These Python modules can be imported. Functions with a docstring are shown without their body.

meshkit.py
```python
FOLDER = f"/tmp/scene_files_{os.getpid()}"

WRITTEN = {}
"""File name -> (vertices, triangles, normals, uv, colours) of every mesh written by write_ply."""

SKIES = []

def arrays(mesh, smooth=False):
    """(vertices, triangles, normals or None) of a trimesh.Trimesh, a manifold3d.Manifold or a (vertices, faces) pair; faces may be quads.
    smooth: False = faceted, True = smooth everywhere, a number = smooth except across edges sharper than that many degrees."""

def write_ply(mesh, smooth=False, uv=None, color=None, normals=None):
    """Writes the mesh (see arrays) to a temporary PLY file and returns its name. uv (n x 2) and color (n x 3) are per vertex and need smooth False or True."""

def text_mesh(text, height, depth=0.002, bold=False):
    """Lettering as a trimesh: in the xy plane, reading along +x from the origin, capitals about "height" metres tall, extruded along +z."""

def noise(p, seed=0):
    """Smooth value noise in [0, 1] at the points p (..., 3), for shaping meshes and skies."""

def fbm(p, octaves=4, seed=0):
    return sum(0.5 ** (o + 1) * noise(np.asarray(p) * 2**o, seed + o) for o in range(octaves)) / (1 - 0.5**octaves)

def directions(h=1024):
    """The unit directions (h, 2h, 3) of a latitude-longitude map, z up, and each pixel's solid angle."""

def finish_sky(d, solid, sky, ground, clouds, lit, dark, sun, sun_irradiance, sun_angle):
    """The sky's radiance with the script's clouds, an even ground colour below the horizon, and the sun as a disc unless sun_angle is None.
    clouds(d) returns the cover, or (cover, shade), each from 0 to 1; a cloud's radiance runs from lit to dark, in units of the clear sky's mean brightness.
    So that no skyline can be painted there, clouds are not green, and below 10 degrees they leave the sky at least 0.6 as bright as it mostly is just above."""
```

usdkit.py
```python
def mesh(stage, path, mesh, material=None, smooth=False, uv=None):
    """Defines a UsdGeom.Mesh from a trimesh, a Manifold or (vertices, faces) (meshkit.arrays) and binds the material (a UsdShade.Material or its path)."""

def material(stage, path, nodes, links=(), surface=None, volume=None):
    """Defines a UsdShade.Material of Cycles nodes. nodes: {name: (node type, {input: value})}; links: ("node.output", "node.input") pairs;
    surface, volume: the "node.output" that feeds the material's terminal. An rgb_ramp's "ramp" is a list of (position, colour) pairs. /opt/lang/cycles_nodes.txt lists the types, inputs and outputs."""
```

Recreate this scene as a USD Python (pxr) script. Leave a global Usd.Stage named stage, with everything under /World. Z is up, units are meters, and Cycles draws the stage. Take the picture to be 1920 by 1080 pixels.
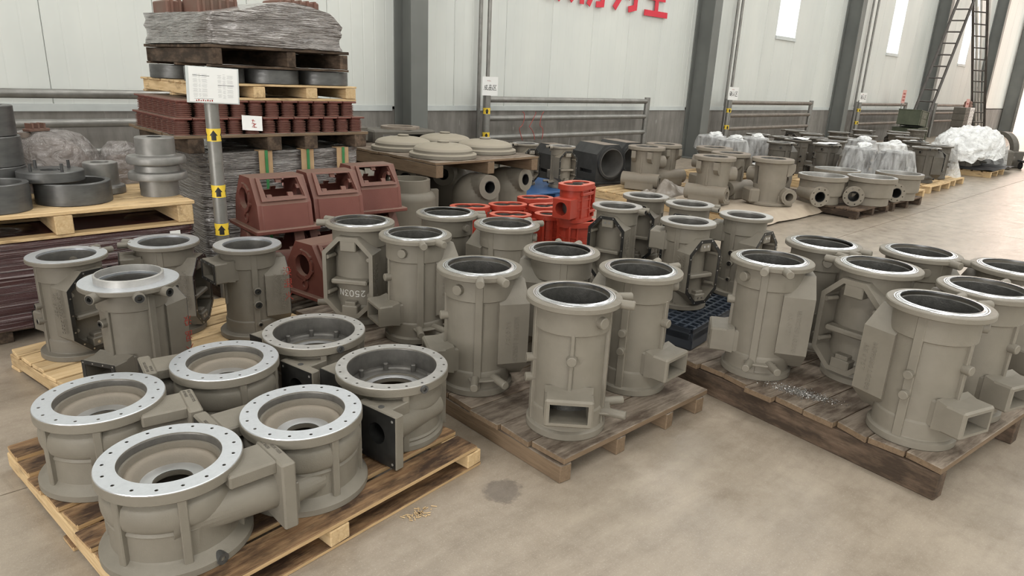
import math, numpy as np, trimesh, usdkit, meshkit
from pxr import Usd, UsdGeom, UsdLux, UsdShade, Gf, Sdf
from manifold3d import Manifold, CrossSection, FillRule
from shapely.geometry import LineString, Polygon
from shapely.ops import unary_union
stage = Usd.Stage.CreateInMemory()
UsdGeom.SetStageUpAxis(stage, UsdGeom.Tokens.z); UsdGeom.SetStageMetersPerUnit(stage, 1.0)
UsdGeom.Xform.Define(stage, '/World'); UsdGeom.Scope.Define(stage, '/World/Looks')
stage.SetDefaultPrim(stage.GetPrimAtPath('/World'))
rng = np.random.default_rng(7)
PI = math.pi

# ---------------- camera, sky, lamps, exposure ----------------
F_PX, EYE = 1270.0, 1.55
_V, _W = np.array([-185, 4050., F_PX]), np.array([1390, -334.8, F_PX])
_d = _V / np.linalg.norm(_V); _X = _W - _d * (_W @ _d); _X /= np.linalg.norm(_X); _Z = -_d; _Y = np.cross(_Z, _X)
CR = np.stack([_X, _Y, _Z])
cam = UsdGeom.Camera.Define(stage, '/World/camera')
_r, _u, _b = CR @ [1, 0, 0], CR @ [0, -1, 0], CR @ [0, 0, -1]
cam.AddTransformOp().Set(Gf.Matrix4d(*_r, 0, *_u, 0, *_b, 0, 0, 0, EYE, 1))
cam.CreateHorizontalApertureAttr(36.0); cam.CreateVerticalApertureAttr(20.25)
cam.CreateFocalLengthAttr(F_PX * 36 / 1920); cam.CreateClippingRangeAttr(Gf.Vec2f(0.05, 200))
cam.CreateExposureAttr(0.0)

dome = UsdLux.DomeLight.Define(stage, '/World/sky')
dome.CreateIntensityAttr(3.0); dome.CreateColorAttr(Gf.Vec3f(1.0, 0.985, 0.955))

def skylight(name, x, y, sx, sy, power, z=8.75, col=(1.0, 0.99, 0.96)):
    l = UsdLux.RectLight.Define(stage, '/World/' + name)
    l.CreateWidthAttr(sx); l.CreateHeightAttr(sy); l.CreateIntensityAttr(power); l.CreateColorAttr(Gf.Vec3f(*col))
    l.AddTranslateOp().Set(Gf.Vec3d(x, y, z))
_n = 0
for _x in (-3, 4.5, 12, 19.5, 27, 34.5):
    for _y in (5.2, -2.6, -10.5):
        _n += 1
        skylight('roof_light_%03d' % _n, _x, _y, 1.6, 4.6, 10.5)
for _i, _x in enumerate((-8, -1, 6, 13, 20, 27, 34)):   # added fill lights before the aisle-side wall, brightening faces turned to the viewer
    l = UsdLux.RectLight.Define(stage, '/World/aisle_window_%03d' % (_i + 1))
    l.CreateWidthAttr(2.2); l.CreateHeightAttr(4.5); l.CreateIntensityAttr(5.5); l.CreateColorAttr(Gf.Vec3f(1.0, .985, .95))
    l.AddTranslateOp().Set(Gf.Vec3d(_x, -13.9, 5.0)); l.AddRotateXYZOp().Set(Gf.Vec3f(90, 0, 180))

# added fill light by the near end wall, brightening faces turned towards it
l = UsdLux.RectLight.Define(stage, '/World/end_gateway_light')
l.CreateWidthAttr(9.0); l.CreateHeightAttr(5.5); l.CreateIntensityAttr(8.5); l.CreateColorAttr(Gf.Vec3f(1.0, .975, .94))
l.AddTranslateOp().Set(Gf.Vec3d(-11.9, -4.0, 3.2)); l.AddRotateXYZOp().Set(Gf.Vec3f(90, 0, -90))

# ---------------- helpers ----------------
_names = {}
def numbered(parent, name):
    k = (parent, name); i = _names.get(k, -1) + 1; _names[k] = i
    return name if i == 0 else '%s_%03d' % (name, i)
def setops(x, loc=None, rot=None, scale=None):
    if loc is not None: x.AddTranslateOp().Set(Gf.Vec3d(*map(float, loc)))
    if rot is not None: x.AddRotateXYZOp().Set(Gf.Vec3f(*map(float, rot)))
    if scale is not None: x.AddScaleOp().Set(Gf.Vec3f(*map(float, scale)))
def tag(prim, label=None, cat=None, group=None, kind=None):
    prim = prim.GetPrim() if hasattr(prim, 'GetPrim') else prim
    for k, v in (('label', label), ('category', cat), ('group', group), ('kind', kind)):
        if v: prim.SetCustomDataByKey(k, v)
    return prim
def thing(name, label=None, cat=None, loc=(0, 0, 0), rotz=0, group=None, kind=None, rot=None):
    x = UsdGeom.Xform.Define(stage, '/World/' + numbered('/World', name))
    setops(x, loc, rot if rot is not None else (0, 0, rotz))
    return tag(x, label, cat, group, kind)
def sub(parent, name, loc=(0, 0, 0), rot=(0, 0, 0)):
    p = str(parent.GetPath()); x = UsdGeom.Xform.Define(stage, p + '/' + numbered(p, name)); setops(x, loc, rot); return x.GetPrim()
def part(parent, name, m, mat, smooth=30, loc=None, rot=None, label=None, kind=None, scale=None):
    p = str(parent.GetPath()) if not isinstance(parent, str) else parent
    g = usdkit.mesh(stage, p + '/' + numbered(p, name), m, mat, smooth)
    setops(g, loc, rot, scale)
    return tag(g, label, None, None, kind)
def solo(name, m, mat, label=None, cat=None, smooth=30, loc=None, rot=None, group=None, kind=None):
    g = usdkit.mesh(stage, '/World/' + numbered('/World', name), m, mat, smooth); setops(g, loc, rot)
    return tag(g, label, cat, group, kind)
def dup(src, label, loc, rotz=0, group=None, rot=None, cat=None):
    name = src.GetName().rstrip('0123456789').rstrip('_')
    x = UsdGeom.Xform.Define(stage, '/World/' + numbered('/World', name))
    setops(x, loc, rot if rot is not None else (0, 0, rotz))
    pr = x.GetPrim(); pr.GetReferences().AddInternalReference(src.GetPath()); pr.SetInstanceable(True)
    cd = src.GetCustomData()
    return tag(pr, label, cat or cd.get('category'), group or cd.get('group'))
# --- meshes
def lathe(prof, n=64):
    return Manifold.revolve(CrossSection([np.array(prof, float)], FillRule.EvenOdd), n)
def box(x0, x1, y0, y1, z0, z1, c=0.0):
    if c <= 0: return Manifold.cube((x1 - x0, y1 - y0, z1 - z0)).translate((x0, y0, z0))
    P = []
    for sx in (0, 1):
        for sy in (0, 1):
            for sz in (0, 1):
                b = np.array([(x0, x1)[sx], (y0, y1)[sy], (z0, z1)[sz]], float); s = np.array([1 - 2 * sx, 1 - 2 * sy, 1 - 2 * sz]) * c
                for k in range(3):
                    q = b + s; q[k] = b[k]; P.append(q)
    return Manifold.hull_points(np.array(P))
def cbox(sx, sy, sz, c=0.0): return box(-sx / 2, sx / 2, -sy / 2, sy / 2, 0, sz, c)
def _orient(m, p0, p1):
    p0, p1 = np.array(p0, float), np.array(p1, float); d = p1 - p0; L = np.linalg.norm(d); d /= L
    a = np.cross([0, 0, 1.], d) if abs(d[2]) < .999 else np.array([1., 0, 0]); a /= np.linalg.norm(a); b = np.cross(d, a)
    return m.transform(np.column_stack([a, b, d, p0]))
def cyl(p0, p1, r, r1=None, n=24, ch=0.0):
    L = float(np.linalg.norm(np.subtract(p1, p0)))
    if ch: m = lathe([(0, 0), (r, 0), (r if r1 is None else r1, L - ch), ((r if r1 is None else r1) - ch, L), (0, L)], n)
    else: m = Manifold.cylinder(L, r, r if r1 is None else r1, n)
    return _orient(m, p0, p1)
def tube(p0, p1, ro, ri, n=24):
    L = float(np.linalg.norm(np.subtract(p1, p0)))
    return _orient(lathe([(ri, 0), (ro, 0), (ro, L), (ri, L)], n), p0, p1)
def union(*ms):
    o = ms[0]
    for m in ms[1:]: o = o + m
    return o
def extr(poly, h): return Manifold.extrude(CrossSection([np.array(poly, float)], FillRule.EvenOdd), h)
def tm(m):
    if isinstance(m, trimesh.Trimesh): return m
    q = m.to_mesh(); return trimesh.Trimesh(q.vert_properties[:, :3], q.tri_verts, process=False)
def cat_(*ms): return trimesh.util.concatenate([tm(m) for m in ms])
def path_tube(pts, r, sides=8):
    p = np.asarray(pts, float); t = np.gradient(p, axis=0); t /= np.linalg.norm(t, axis=1, keepdims=True) + 1e-12
    up = np.where(np.abs(t[:, 2:]) < .9, [[0, 0, 1.]], [[1., 0, 0]]); a = np.cross(t, up); a /= np.linalg.norm(a, axis=1, keepdims=True); b = np.cross(t, a)
    ang = np.arange(sides) * 2 * PI / sides
    v = p[:, None] + r * (np.cos(ang)[None, :, None] * a[:, None] + np.sin(ang)[None, :, None] * b[:, None])
    i, j = np.meshgrid(np.arange(len(p) - 1), np.arange(sides), indexing='ij')
    q = np.stack([i * sides + j, i * sides + (j + 1) % sides, (i + 1) * sides + (j + 1) % sides, (i + 1) * sides + j], -1).reshape(-1, 4)
    f = np.vstack([q[:, [0, 1, 2]], q[:, [0, 2, 3]]])
    return trimesh.Trimesh(v.reshape(-1, 3), f, process=False)
def strokes(lines, w, depth, size=1.0):
    """flat lettering from stroke polylines given on a unit square, in the xy plane"""
    g = unary_union([LineString([(x * size, y * size) for x, y in l]).buffer(w * size / 2, cap_style=2, join_style=2) for l in lines])
    return trimesh.util.concatenate([trimesh.creation.extrude_polygon(p, depth, engine='earcut') for p in getattr(g, 'geoms', [g])])
def xf(m, rot=(0, 0, 0), loc=(0, 0, 0)):
    m = tm(m).copy()
    for k, a in enumerate(rot):
        if a: m.apply_transform(trimesh.transformations.rotation_matrix(math.radians(a), np.eye(3)[k]))
    m.apply_translation(loc); return m

# ---------------- materials ----------------
def M(name, c1, c2=None, scale=6.0, rough=.5, metal=0.0, bump=0.0, bscale=80.0, stretch=(1, 1, 1), detail=4, spec=.5, coat=0.0, rvar=0.0, contrast=(.3, .7), tint=0.0, world=False, speck=None, dust=None):
    c2 = c2 or c1
    n = {'tc': ('texture_coordinate', {}) if not world else ('geometry', {}), 'oi': ('object_info', {}),
         'mp': ('mapping', {'scale': stretch}), 'no': ('noise_texture', {'scale': scale, 'detail': detail, 'roughness': .6}),
         'rp': ('rgb_ramp', {'ramp': [(contrast[0], c1), (contrast[1], c2)]}),
         'p': ('principled_bsdf', {'roughness': rough, 'metallic': metal, 'specular_ior_level': spec, 'coat_weight': coat})}
    src = 'tc.position' if world else 'tc.object'
    L = [(src, 'mp.vector'), ('mp.vector', 'no.vector'), ('no.fac', 'rp.fac')]
    col = 'rp.color'
    if tint:
        n['tr'] = ('map_range', {'from_min': 0, 'from_max': 1, 'to_min': 1 - tint, 'to_max': 1 + tint}); n['hs'] = ('hsv', {})
        L += [('oi.random', 'tr.value'), ('tr.result', 'hs.value'), (col, 'hs.color')]; col = 'hs.color'
    if speck:
        n['sn'] = ('noise_texture', {'scale': speck[0], 'detail': 3}); n['sr'] = ('rgb_ramp', {'ramp': [(speck[1], (0, 0, 0)), (speck[2], (1, 1, 1))]})
        n['sm'] = ('mix_color', {'b': speck[3]})
        L += [('mp.vector', 'sn.vector'), ('sn.fac', 'sr.fac'), ('sr.color', 'sm.fac'), (col, 'sm.a')]; col = 'sm.result'
    if dust:
        n['ds'] = ('separate_xyz', {}); n['dr'] = ('map_range', {'from_min': .25, 'from_max': .8, 'to_min': 0, 'to_max': dust[1], 'clamp': True}); n['dm'] = ('mix_color', {'b': dust[0]})
        L += [('tc.normal', 'ds.vector'), ('ds.z', 'dr.value'), ('dr.result', 'dm.fac'), (col, 'dm.a')]; col = 'dm.result'
    L.append((col, 'p.base_color'))
    if rvar:
        n['rr'] = ('map_range', {'from_min': .3, 'from_max': .7, 'to_min': rough - rvar, 'to_max': rough + rvar}); n['n3'] = ('noise_texture', {'scale': scale * 2.3, 'detail': 4})
        L += [('mp.vector', 'n3.vector'), ('n3.fac', 'rr.value'), ('rr.result', 'p.roughness')]
    if bump:
        n['bn'] = ('noise_texture', {'scale': bscale, 'detail': 3}); n['bu'] = ('bump', {'strength': 1.0, 'distance': bump})
        L += [('mp.vector', 'bn.vector'), ('bn.fac', 'bu.height'), ('bu.normal', 'p.normal')]
    return usdkit.material(stage, '/World/Looks/' + name, n, L, surface='p.BSDF')
def sRGB(r, g, b): return tuple(float(((x / 255 + .055) / 1.055) ** 2.4) if x > 10 else x / 255 / 12.92 for x in (r, g, b))
def wood(name, light, mid, dark, stain=.5, rough=.75, tint=.18, fresh=None):
    n = {'tc': ('texture_coordinate', {}), 'oi': ('object_info', {}), 'of': ('vector_math', {'math_type': 'scale', 'vector1': (7.3, 3.1, 5.7)}),
         'ad': ('vector_math', {'math_type': 'add'}), 'mp': ('mapping', {'scale': (1.6, 22, 22)}), 'm2': ('mapping', {'scale': (3, 9, 9)}),
         'gr': ('noise_texture', {'scale': 3.0, 'detail': 6, 'roughness': .65, 'distortion': .6}), 'st': ('noise_texture', {'scale': 1.5, 'detail': 5, 'roughness': .65}),
         'r1': ('rgb_ramp', {'ramp': [(.32, mid), (.66, light)]}), 'r2': ('rgb_ramp', {'ramp': [(stain - .08, (1, 1, 1)), (stain + .12, (0, 0, 0))]}),
         'mx': ('mix_color', {'b': dark}), 'tr': ('map_range', {'to_min': 1 - tint, 'to_max': 1 + tint}), 'hs': ('hsv', {}),
         'bu': ('bump', {'strength': .8, 'distance': .004}), 'p': ('principled_bsdf', {'roughness': rough, 'specular_ior_level': .25})}
    L = [('oi.random', 'of.scale'), ('tc.object', 'ad.vector1'), ('of.vector', 'ad.vector2'), ('ad.vector', 'mp.vector'), ('ad.vector', 'm2.vector'), ('mp.vector', 'gr.vector'), ('m2.vector', 'st.vector'),
         ('gr.fac', 'r1.fac'), ('st.fac', 'r2.fac'), ('r2.color', 'mx.fac'), ('r1.color', 'mx.a'), ('oi.random', 'tr.value'), ('tr.result', 'hs.value'), ('mx.result', 'hs.color'), ('hs.color', 'p.base_color'),
         ('gr.fac', 'bu.height'), ('bu.normal', 'p.normal')]
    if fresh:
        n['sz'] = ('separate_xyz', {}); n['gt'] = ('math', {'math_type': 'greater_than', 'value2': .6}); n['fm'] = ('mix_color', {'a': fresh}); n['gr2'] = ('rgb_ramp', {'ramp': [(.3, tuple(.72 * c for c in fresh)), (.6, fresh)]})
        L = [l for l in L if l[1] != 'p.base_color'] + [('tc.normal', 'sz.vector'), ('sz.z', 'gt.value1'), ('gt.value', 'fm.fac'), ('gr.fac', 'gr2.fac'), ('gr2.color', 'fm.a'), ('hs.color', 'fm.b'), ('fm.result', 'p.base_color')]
    return usdkit.material(stage, '/World/Looks/' + name, n, L, surface='p.BSDF')
def film(name, clear, tintc=(.8, .8, .8), rough=.2, stretch=(1, 1, 1), bump=.01, bscale=14, painted_glints=None):
    """thin plastic sheet: see-through mixed with milky and glossy"""
    n = {'tc': ('texture_coordinate', {}), 'mp': ('mapping', {'scale': stretch}), 'no': ('noise_texture', {'scale': bscale, 'detail': 4, 'distortion': .5}), 'bu': ('bump', {'strength': .9, 'distance': bump}),
         'rg': ('map_range', {'from_min': .3, 'from_max': .7, 'to_min': clear - .2, 'to_max': clear + .2, 'clamp': True}),
         't': ('transparent_bsdf', {'color': (.97, .97, .97)}), 'p': ('principled_bsdf', {'base_color': tintc, 'roughness': rough, 'specular_ior_level': .8}), 'mx': ('mix_closure', {})}
    L = [('tc.object', 'mp.vector'), ('mp.vector', 'no.vector'), ('no.fac', 'bu.height'), ('bu.normal', 'p.normal'), ('no.fac', 'rg.value'), ('rg.result', 'mx.fac'), ('p.BSDF', 'mx.closure1'), ('t.BSDF', 'mx.closure2')]
    if painted_glints:   # highlights painted into the base colour as pale streaks
        n['fr'] = ('rgb_ramp', {'ramp': [(painted_glints[0], tintc), (painted_glints[1], painted_glints[2])]}); L += [('no.fac', 'fr.fac'), ('fr.color', 'p.base_color')]
    return usdkit.material(stage, '/World/Looks/' + name, n, L, surface='mx.closure')

CAST = M('cast_primer', (.176, .158, .128), (.206, .186, .152), 7, .52, bump=.0006, bscale=260, rvar=.08, tint=.05, spec=.4)
CASTDU = M('cast_primer_dusty', (.176, .158, .128), (.206, .186, .152), 7, .6, bump=.0006, bscale=260, rvar=.05, dust=((.33, .29, .225), .8))
CASTL = M('cast_primer_darker', (.130, .116, .094), (.165, .148, .122), 5, .5, bump=.0006, bscale=260, rvar=.08, tint=.05, spec=.4)  # darker copy of the primer for the left-pallet housings
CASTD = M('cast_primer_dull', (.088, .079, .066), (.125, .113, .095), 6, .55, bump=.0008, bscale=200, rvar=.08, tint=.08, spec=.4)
MACH = M('machined_steel', (.69, .70, .72), (.72, .73, .75), 30, .26, 1.0)
MACHG = M('machined_grey', (.38, .37, .355), (.46, .45, .435), 25, .45, .6, rvar=.06)
FLAT = M('milled_aluminium', (.66, .685, .73), (.71, .735, .78), 45, .38, .85, rvar=.025)
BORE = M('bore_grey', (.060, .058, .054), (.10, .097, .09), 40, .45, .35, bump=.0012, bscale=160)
BOREM = M('bore_machined', (.115, .110, .102), (.17, .162, .15), 20, .38, .5, bump=.0004, bscale=200)
DARKF = M('oily_machined_face', (.030, .030, .030), (.055, .054, .052), 15, .32, .55)
HOLE = M('hole_dark', (.012, .012, .012), None, 5, .6)
CASTM = M('cast_primer_dark', (.200, .176, .142), (.245, .217, .177), 6, .55, bump=.0008, bscale=200, rvar=.08, spec=.4, dust=((.24, .20, .155), .5))
REDOX = M('red_oxide_primer', (.135, .040, .030), (.165, .054, .040), 5, .6, bump=.0008, bscale=180, tint=.06, dust=((.175, .115, .085), .75))
REDDUST = M('dusty_red_oxide', (.17, .07, .05), (.16, .11, .085), 4, .7, tint=.05)
BRED = M('bright_red_paint', (.33, .034, .018), (.40, .045, .024), 6, .42, bump=.0006, bscale=160)
BREDTOP = M('bright_red_machined_top', (.50, .11, .07), (.60, .16, .11), 10, .45)
IRON = M('dark_turned_iron', (.085, .085, .085), (.135, .135, .132), 8, .42, .55, rvar=.08, stretch=(1, 1, 3))
IRONL = M('light_turned_iron', (.19, .185, .175), (.27, .262, .25), 10, .45, .5, rvar=.08)
BLKCAST = M('black_casting', (.030, .030, .031), (.05, .05, .05), 8, .5, bump=.001, bscale=150)
DUSTTOP = M('dusty_brown_top', (.20, .165, .135), (.26, .22, .18), 9, .7)
PANEL = M('wall_panel_white', (.565, .585, .565), (.635, .65, .62), 1.2, .42, stretch=(1, 1, .35), tint=.035)
PANELF = M('wall_flashing', (.50, .53, .53), (.58, .61, .60), 3, .4)
COLM = M('column_paint', (.125, .131, .124), (.155, .162, .152), 2, .5, tint=.0)
CONC = M('plinth_concrete', (.155, .145, .132), (.235, .222, .205), 3, .85, stretch=(2.2, 2.2, .5), contrast=(.35, .68), bump=.002, bscale=20, speck=(9, .66, .8, (.36, .35, .33)))
PIPE = M('galvanised_pipe', (.19, .185, .172), (.27, .265, .25), 6, .42, .55, rvar=.1)
PIPER = M('dusty_pipe', (.14, .12, .10), (.20, .175, .15), 6, .5, .4, rvar=.1)
NEWWOOD = wood('new_pine', (.62, .46, .27), (.48, .33, .17), (.20, .13, .07), stain=.34)
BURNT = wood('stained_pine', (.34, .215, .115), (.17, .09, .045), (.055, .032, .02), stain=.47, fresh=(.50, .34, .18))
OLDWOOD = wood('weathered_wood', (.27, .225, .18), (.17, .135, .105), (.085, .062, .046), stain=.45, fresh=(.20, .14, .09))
DARKWOOD = wood('dark_old_wood', (.155, .11, .078), (.10, .066, .045), (.05, .035, .025), stain=.5)
PAPER = M('white_paper', (.74, .74, .73), (.80, .80, .79), 3, .6)
PINKP = M('pink_paper', (.58, .30, .27), (.66, .38, .34), 12, .6)
CHALK = M('white_chalk', (.62, .61, .58), None, 3, .9)
INK = M('black_ink', (.015, .015, .015), None, 3, .5)
REDINK = M('red_marker', (.30, .03, .02), None, 3, .5)
WALLRED = M('red_letter_paint', (.62, .02, .045), None, 3, .45)
YEL = M('yellow_tape', (.72, .50, .04), (.78, .56, .06), 6, .4)
CARD = M('cardboard', (.36, .23, .12), (.44, .30, .17), 8, .7)
STRAP = M('green_strap', (.035, .17, .055), (.05, .22, .08), 8, .35)
WRAPG = M('grey_stretch_film', (.20, .182, .172), (.46, .435, .42), 2.2, .16, .3, stretch=(1.2, 1.2, 16), contrast=(.35, .70), bump=.045, bscale=6, spec=.8, coat=.3)  # brighter streaks in the colour stand in for film sparkle
WRAPD = M('dark_red_stretch_film', (.045, .018, .018), (.105, .055, .055), 2.5, .2, stretch=(1, 1, 16), contrast=(.35, .68), bump=.012, bscale=6, spec=.9, coat=.4)
SHEET = film('clear_bag_film', .70, (.80, .81, .82), .2, (1, 1, .18), bump=.02, bscale=15)
MILKY = film('milky_bag_film', .16, (.80, .81, .81), .3, bump=.05, bscale=12)
CRINK = film('crinkled_bag_film', .52, (.36, .33, .32), .10, bump=.06, bscale=16)
KRAFT = M('brown_paper_sheet', (.36, .29, .22), (.46, .385, .30), 3, .65, bump=.01, bscale=8)
TARP = M('grey_brown_tarpaulin', (.20, .17, .14), (.28, .245, .21), 3, .38, bump=.01, bscale=10)
RUBBER = M('black_rubber', (.022, .022, .024), (.035, .035, .037), 8, .5)
BLUEP = M('dark_blue_plastic', (.022, .030, .044), (.035, .045, .062), 5, .45)
BLUEB = M('blue_plastic', (.02, .07, .19), (.03, .10, .25), 5, .45)
GREENC = M('green_crate_paint', (.045, .055, .032), (.07, .08, .05), 6, .6)
LADDER = M('ladder_steel', (.05, .045, .04), (.09, .08, .075), 5, .5, .4)
ALU = M('ladder_aluminium', (.40, .39, .37), (.5, .49, .47), 5, .4, .7)
PINKW = M('sunlit_pink_wall', (.60, .46, .40), (.70, .56, .49), 2, .8)
PLATEW = M('white_block', (.66, .62, .60), (.72, .68, .66), 6, .6)
CHIP = M('steel_swarf', (.35, .34, .32), (.6, .59, .57), 50, .3, .8)
# ---------------- the setting ----------------
def floor_mat():
    n = {'g': ('geometry', {}), 'n1': ('noise_texture', {'scale': .55, 'detail': 5, 'roughness': .6, 'distortion': .4}), 'n2': ('noise_texture', {'scale': 5.5, 'detail': 6, 'roughness': .7}), 'n3': ('noise_texture', {'scale': 140, 'detail': 4, 'roughness': .8}),
         'mp': ('mapping', {'scale': (.5, 3.0, 1), 'rotation': (0, 0, .5)}), 'n4': ('noise_texture', {'scale': 2.2, 'detail': 6, 'roughness': .7}),
         'r1': ('rgb_ramp', {'ramp': [(.28, (.300, .248, .193)), (.52, (.345, .290, .230)), (.74, (.388, .332, .268))]}),
         'r2': ('rgb_ramp', {'ramp': [(.30, (.80, .79, .78)), (.55, (1, 1, 1)), (.75, (1.10, 1.10, 1.10))]}), 'm1': ('mix_color', {'blend_type': 'multiply', 'fac': .85, 'use_clamp': False}),
         'r3': ('rgb_ramp', {'ramp': [(.56, (0, 0, 0)), (.70, (1, 1, 1))]}), 'm2': ('mix_color', {'b': (.60, .54, .46)}),
         'r4': ('rgb_ramp', {'ramp': [(.36, (.78, .77, .76)), (.6, (1, 1, 1))]}), 'm3': ('mix_color', {'blend_type': 'multiply', 'fac': .8}),
         'rr': ('map_range', {'from_min': .3, 'from_max': .7, 'to_min': .27, 'to_max': .40}), 'bu': ('bump', {'strength': .5, 'distance': .0012}),
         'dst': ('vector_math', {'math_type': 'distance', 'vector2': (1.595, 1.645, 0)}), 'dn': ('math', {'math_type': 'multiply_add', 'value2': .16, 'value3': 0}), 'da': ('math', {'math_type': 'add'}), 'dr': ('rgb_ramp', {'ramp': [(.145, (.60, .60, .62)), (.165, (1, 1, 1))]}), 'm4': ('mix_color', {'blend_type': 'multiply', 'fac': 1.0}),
         'sx': ('math', {'math_type': 'multiply', 'value2': .5}),
         'p': ('principled_bsdf', {'specular_ior_level': .55})}
    L = [('g.position', 'n1.vector'), ('g.position', 'n2.vector'), ('g.position', 'n3.vector'), ('g.position', 'mp.vector'), ('mp.vector', 'n4.vector'), ('n1.fac', 'r1.fac'), ('n2.fac', 'r2.fac'), ('r1.color', 'm1.a'), ('r2.color', 'm1.b'),
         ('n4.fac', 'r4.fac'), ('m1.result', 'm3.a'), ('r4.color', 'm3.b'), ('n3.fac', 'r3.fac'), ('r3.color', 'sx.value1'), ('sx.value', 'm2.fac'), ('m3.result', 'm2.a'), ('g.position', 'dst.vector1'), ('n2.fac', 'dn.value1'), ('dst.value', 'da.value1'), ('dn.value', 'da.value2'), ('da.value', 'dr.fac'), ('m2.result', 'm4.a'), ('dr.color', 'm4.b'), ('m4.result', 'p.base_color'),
         ('n2.fac', 'rr.value'), ('rr.result', 'p.roughness'), ('n3.fac', 'bu.height'), ('bu.normal', 'p.normal')]
    return usdkit.material(stage, '/World/Looks/polished_concrete', n, L, surface='p.BSDF')
FLOOR = floor_mat()
fl = thing('floor', 'polished grey brown concrete factory floor with saw-cut joints', kind='structure')
part(fl, 'sub_base', box(-12, 48, -14, 8.9, -.3, -.02), CONC, False)
for x0, x1 in ((-12, -1.6), (-1.6, 9.62), (9.62, 20.8), (20.8, 32.0), (32.0, 48)):
    for y0, y1 in ((-14, -5), (-5, 2.8), (2.8, 8.9)):
        part(fl, 'slab', box(x0 + .0035, x1 - .0035, y0 + .0035, y1 - .0035, -.05, 0), FLOOR, False)

WY = 8.42
wb = thing('wall_back', 'white sandwich-panel factory wall above a bare concrete plinth', kind='structure')
part(wb, 'plinth', box(-12, 41.5, WY - .02, WY + .25, 0, 1.06), CONC, False)
WIN = [(16.68, 17.72), (24.14, 25.18), (31.9, 32.94), (9.2 - 20, 10.2 - 20)]
edges = list(np.arange(-12, 41.6, 1.04))
for a, b in WIN[:3]:
    edges = [e for e in edges if abs(e - a) > .5 and abs(e - b) > .5] + [a, b]
edges = sorted(set(round(e, 3) for e in edges))
for i in range(len(edges) - 1):
    a, b = edges[i], edges[i + 1]
    for h0, h1 in ((1.02, 9.0),):
        if any(abs(a - w[0]) < .01 for w in WIN[:3]): h1 = 2.70
        prof = [(a + .0015, 0), (a + .0015, -.035), (a + .010, -.045)]
        k = 5
        for j in range(1, k + 1):
            xm = a + (b - a) * j / (k + 1)
            prof += [(xm - .012, -.045), (xm - .006, -.0436), (xm + .006, -.0436), (xm + .012, -.045)]
        prof += [(b - .010, -.045), (b - .0015, -.035), (b - .0015, 0)]
        part(wb, 'panel', extr([(x, y + WY + .045 - .02) for x, y in prof], h1 - h0), PANEL, False, loc=(0, 0, h0))
for x0, x1, z0, z1 in ((-12, WIN[0][0], 1, 9), (WIN[0][1], WIN[1][0], 1, 9), (WIN[1][1], WIN[2][0], 1, 9), (WIN[2][1], 41.5, 1, 9), (WIN[0][0], WIN[0][1], 1, 2.7), (WIN[1][0], WIN[1][1], 1, 2.7), (WIN[2][0], WIN[2][1], 1, 2.7)):
    part(wb, 'outer_sheet', box(x0, x1, WY + .03, WY + .06, z0, z1), PANELF, False)
for x0, x1 in ((-12, 5.6), (6.1, 13.05), (13.6, 20.5), (21.1, 28.0), (28.5, 35.3)):
    part(wb, 'flashing', box(x0, x1, WY - .035, WY - .021, 1.0, 1.075), PANELF, False)
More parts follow.
